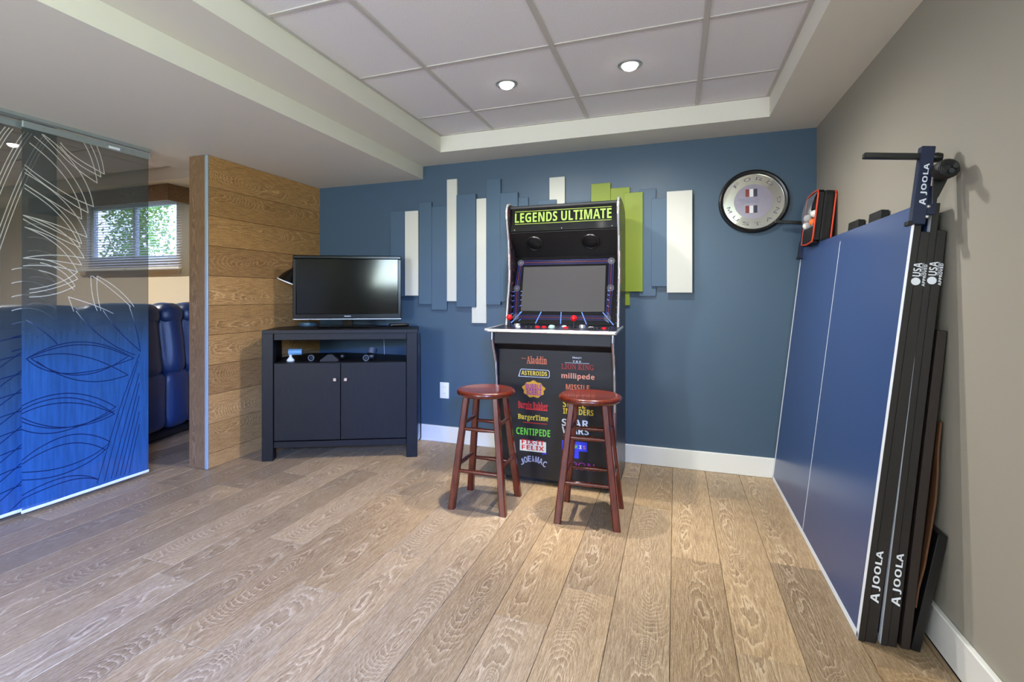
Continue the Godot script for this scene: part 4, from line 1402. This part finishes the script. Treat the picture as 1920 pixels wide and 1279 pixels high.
	put("strap", strap, M.black, nt)
	# boards leaning behind the table
	var b1 := thing("leaning_board", "tall dark brown board leaning on the wall behind the table halves", "board", Vector3(-0.119, 0.001, 1.30))
	b1.rotation.z = -atan(0.093)
	pbox("panel", Vector3(0.012, 0.490, 0.0), Vector3(0.024, 0.980, 0.49), M.brown_board, b1, 0.002)
	var b2 := thing("leaning_board", "short black board leaning on the wall at the near foot of the stack", "board", Vector3(-0.0935, 0.001, 1.30))
	b2.rotation.z = -atan(0.185)
	pbox("panel", Vector3(0.0115, 0.185, 0.0), Vector3(0.023, 0.370, 0.49), M.black, b2, 0.002)
	# bent sheet of brown board wedged between them
	var sh := MB.new()
	var prof := [Vector2(-0.0820, 0.130), Vector2(-0.0745, 0.19), Vector2(-0.0600, 0.26), Vector2(-0.046, 0.36), Vector2(-0.0335, 0.46), Vector2(-0.0285, 0.54), Vector2(-0.0265, 0.62), Vector2(-0.0200, 0.70)]
	var pg := PackedVector2Array()
	for q in prof:
		pg.append(q)
	for i in prof.size():
		var q: Vector2 = prof[prof.size() - 1 - i]
		pg.append(q + Vector2(0.005, -0.001))
	sh.prism(pg, 1.10, 1.538)
	tag(put("bent_sheet", sh, M.cardboard), "bent brown cardboard sheet wedged behind the tall brown board", "cardboard")
	# carrying bag hung on the far post
	var bg := thing("net_bag", "black bag with orange piping and clear front hung on the far net post", "bag", Vector3(-0.072, 1.345, 0.30))
	bg.rotation.z = -deg_to_rad(6.0)
	var sk := MB.new()
	sk.cushion(Vector3(0.012, 0.138, 0.0), Vector3(0.052, 0.276, 0.24), 0.014, -0.004, Transform3D(), 8)
	for q in [[Vector3(-0.025, 0.006, 0.0), Vector3(0.028, 0.006, 0.225)], [Vector3(-0.025, 0.272, 0.0), Vector3(0.028, 0.006, 0.215)], [Vector3(-0.025, 0.140, 0.116), Vector3(0.028, 0.245, 0.006)], [Vector3(-0.025, 0.140, -0.116), Vector3(0.028, 0.245, 0.006)]]:
		sk.box(q[0], q[1], 0.002)
	put("bag_body", sk, mat(Color(0.040, 0.040, 0.043), 0.7), bg)
	var pp := MB.new()
	for x in [-0.039, 0.038]:
		pp.cord([Vector3(x, 0.010, -0.115), Vector3(x, 0.002, 0.0), Vector3(x, 0.010, 0.110), Vector3(x, 0.035, 0.120), Vector3(x, 0.255, 0.120), Vector3(x, 0.272, 0.105), Vector3(x, 0.276, 0.0), Vector3(x, 0.270, -0.105), Vector3(x, 0.250, -0.119), Vector3(x, 0.03, -0.119), Vector3(x, 0.010, -0.115)], 0.0042, 8)
	put("piping", pp, M.orange, bg, "orange piping")
	var pk := MB.new()
	pk.cushion(Vector3(-0.030, 0.048, 0.0), Vector3(0.030, 0.085, 0.220), 0.009, 0.004, Transform3D(), 6)
	put("front_pocket", pk, mat(Color(0.050, 0.048, 0.050), 0.75), bg)
	var clear := mat(Color(0.9, 0.95, 1.0, 0.18), 0.12)
	clear.transparency = BaseMaterial3D.TRANSPARENCY_ALPHA
	var cl := MB.new()
	for i in 10:
		var ya := 0.085 + 0.018 * i
		var yb := ya + 0.018
		var xa := -0.040 - 0.019 * sin(PI * i / 10.0)
		var xb := -0.040 - 0.019 * sin(PI * (i + 1) / 10.0)
		cl.poly([Vector3(xa, ya, -0.105), Vector3(xa, ya, 0.105), Vector3(xb, yb, 0.105), Vector3(xb, yb, -0.105)], [], 1)
	put("clear_front", cl, clear, bg, "clear plastic front")
	var X := bg.transform
	var balls := [[Vector3(-0.036, 0.111, -0.070), 0, "lower white table tennis ball on the left inside the bag"], [Vector3(-0.036, 0.152, -0.066), 0, "upper white table tennis ball on the left inside the bag"], [Vector3(-0.036, 0.113, 0.072), 1, "orange table tennis ball inside the bag"], [Vector3(-0.036, 0.155, 0.080), 0, "white table tennis ball above the orange one inside the bag"]]
	for q in balls:
		var bm := MB.new()
		ball_shape(bm, Vector3.ZERO, 0.0198)
		var b := put("table_tennis_ball", bm, M.ball_orange if q[1] else M.ball_white)
		b.position = X * q[0]
		tag(b, q[2], "ball", "table tennis balls in the bag")


# ==================================================================== mirror
func build_mirror() -> void:
	var m := thing("round_mirror", "round mirror in a thick black frame with printed car emblem and lettering", "mirror", Vector3(-0.328, 1.645, 0.0))
	var face := Basis(Vector3.RIGHT, PI / 2)
	var fr := MB.new()
	fr.lathe([Vector2(0.164, 0.0), Vector2(0.164, 0.022), Vector2(0.168, 0.030), Vector2(0.178, 0.033), Vector2(0.186, 0.029), Vector2(0.189, 0.020), Vector2(0.189, 0.0)], 72, Transform3D(face, Vector3.ZERO))
	put("frame", fr, mat(Color(0.030, 0.036, 0.040), 0.32), m)
	var gl := MB.new()
	gl.tube(Vector3(0, 0, 0.002), Vector3(0, 0, 0.0125), 0.166, 0.166, 64)
	put("mirror_glass", gl, mat(Color(0.95, 0.95, 0.93), 0.03, 1.0), m)
	var dc := MB.new()
	dc.tube(Vector3(0, 0, 0.0124), Vector3(0, 0, 0.0134), 0.104, 0.104, 56)
	var ins := mat(Color(0.60, 0.57, 0.63), 0.25, 0.35)
	var inner := put("printed_disc", dc, ins, m)
	var ink := mat(Color(0.40, 0.38, 0.45), 0.4)
	var arc := func(word: String, mid_deg: float, step: float, inward: bool) -> void:
		for i in word.length():
			var a := deg_to_rad(mid_deg - (i - (word.length() - 1) * 0.5) * step) if not inward else deg_to_rad(mid_deg + (i - (word.length() - 1) * 0.5) * step)
			var p := Vector3(0.136 * cos(a), 0.136 * sin(a), 0.0128)
			var up := a - PI / 2 if not inward else a + PI / 2
			letters("ring_lettering", word[i], 0.036, 0.020, ink, m, Transform3D(Basis(Vector3(0, 0, 1), up), p), "thin", 0.0006)
	arc.call("FORD", 90.0, 27.0, false)
	arc.call("MUSTANG", 280.0, 27.0, true)
	for k in [[-0.022, Color(0.50, 0.16, 0.14)], [0.0, Color(0.88, 0.88, 0.88)], [0.022, Color(0.16, 0.17, 0.26)]]:
		var bar := MB.new()
		bar.box(Vector3(k[0] - 0.010, 0.052, 0.0138), Vector3(0.019, 0.046, 0.0010), 0.0)
		bar.box(Vector3(k[0] - 0.010, -0.046, 0.0138), Vector3(0.019, 0.044, 0.0010), 0.0)
		put("emblem_bar", bar, mat(k[1], 0.4), inner)
	var hs := MB.new()
	hs.prism(PackedVector2Array([Vector2(-0.092, -0.008), Vector2(-0.078, 0.012), Vector2(-0.070, 0.026), Vector2(-0.055, 0.022), Vector2(-0.030, 0.024), Vector2(0.000, 0.018), Vector2(0.022, 0.008), Vector2(0.060, 0.016), Vector2(0.040, 0.000), Vector2(0.020, -0.008), Vector2(0.028, -0.024), Vector2(0.014, -0.016), Vector2(-0.004, -0.006), Vector2(-0.034, -0.006), Vector2(-0.056, -0.020), Vector2(-0.050, -0.004), Vector2(-0.070, 0.004)]), 0.0136, 0.0148)
	put("horse_emblem", hs, mat(Color(0.55, 0.53, 0.60), 0.3, 0.4), inner)


# ==================================================================== small things
func build_small_things() -> void:
	var o := thing("wall_outlet", "white double power outlet on the blue wall left of the stools", "outlet", Vector3(-2.362, 0.381, 0.0))
	pbox("cover_plate", Vector3(0, 0, 0.003), Vector3(0.073, 0.118, 0.006), M.white, o, 0.002)
	for y in [-0.024, 0.024]:
		var s := MB.new()
		s.lathe([Vector2(0.0, 0.0078), Vector2(0.0165, 0.0078), Vector2(0.0175, 0.006)], 24, Transform3D(Basis(Vector3.RIGHT, PI / 2), Vector3(0, y, 0)))
		var f := put("socket", s, M.white, o)
		for x in [-0.006, 0.006]:
			pbox("slot", Vector3(x, y + 0.003, 0.0078), Vector3(0.0018, 0.007, 0.001), M.black, f, 0.0)
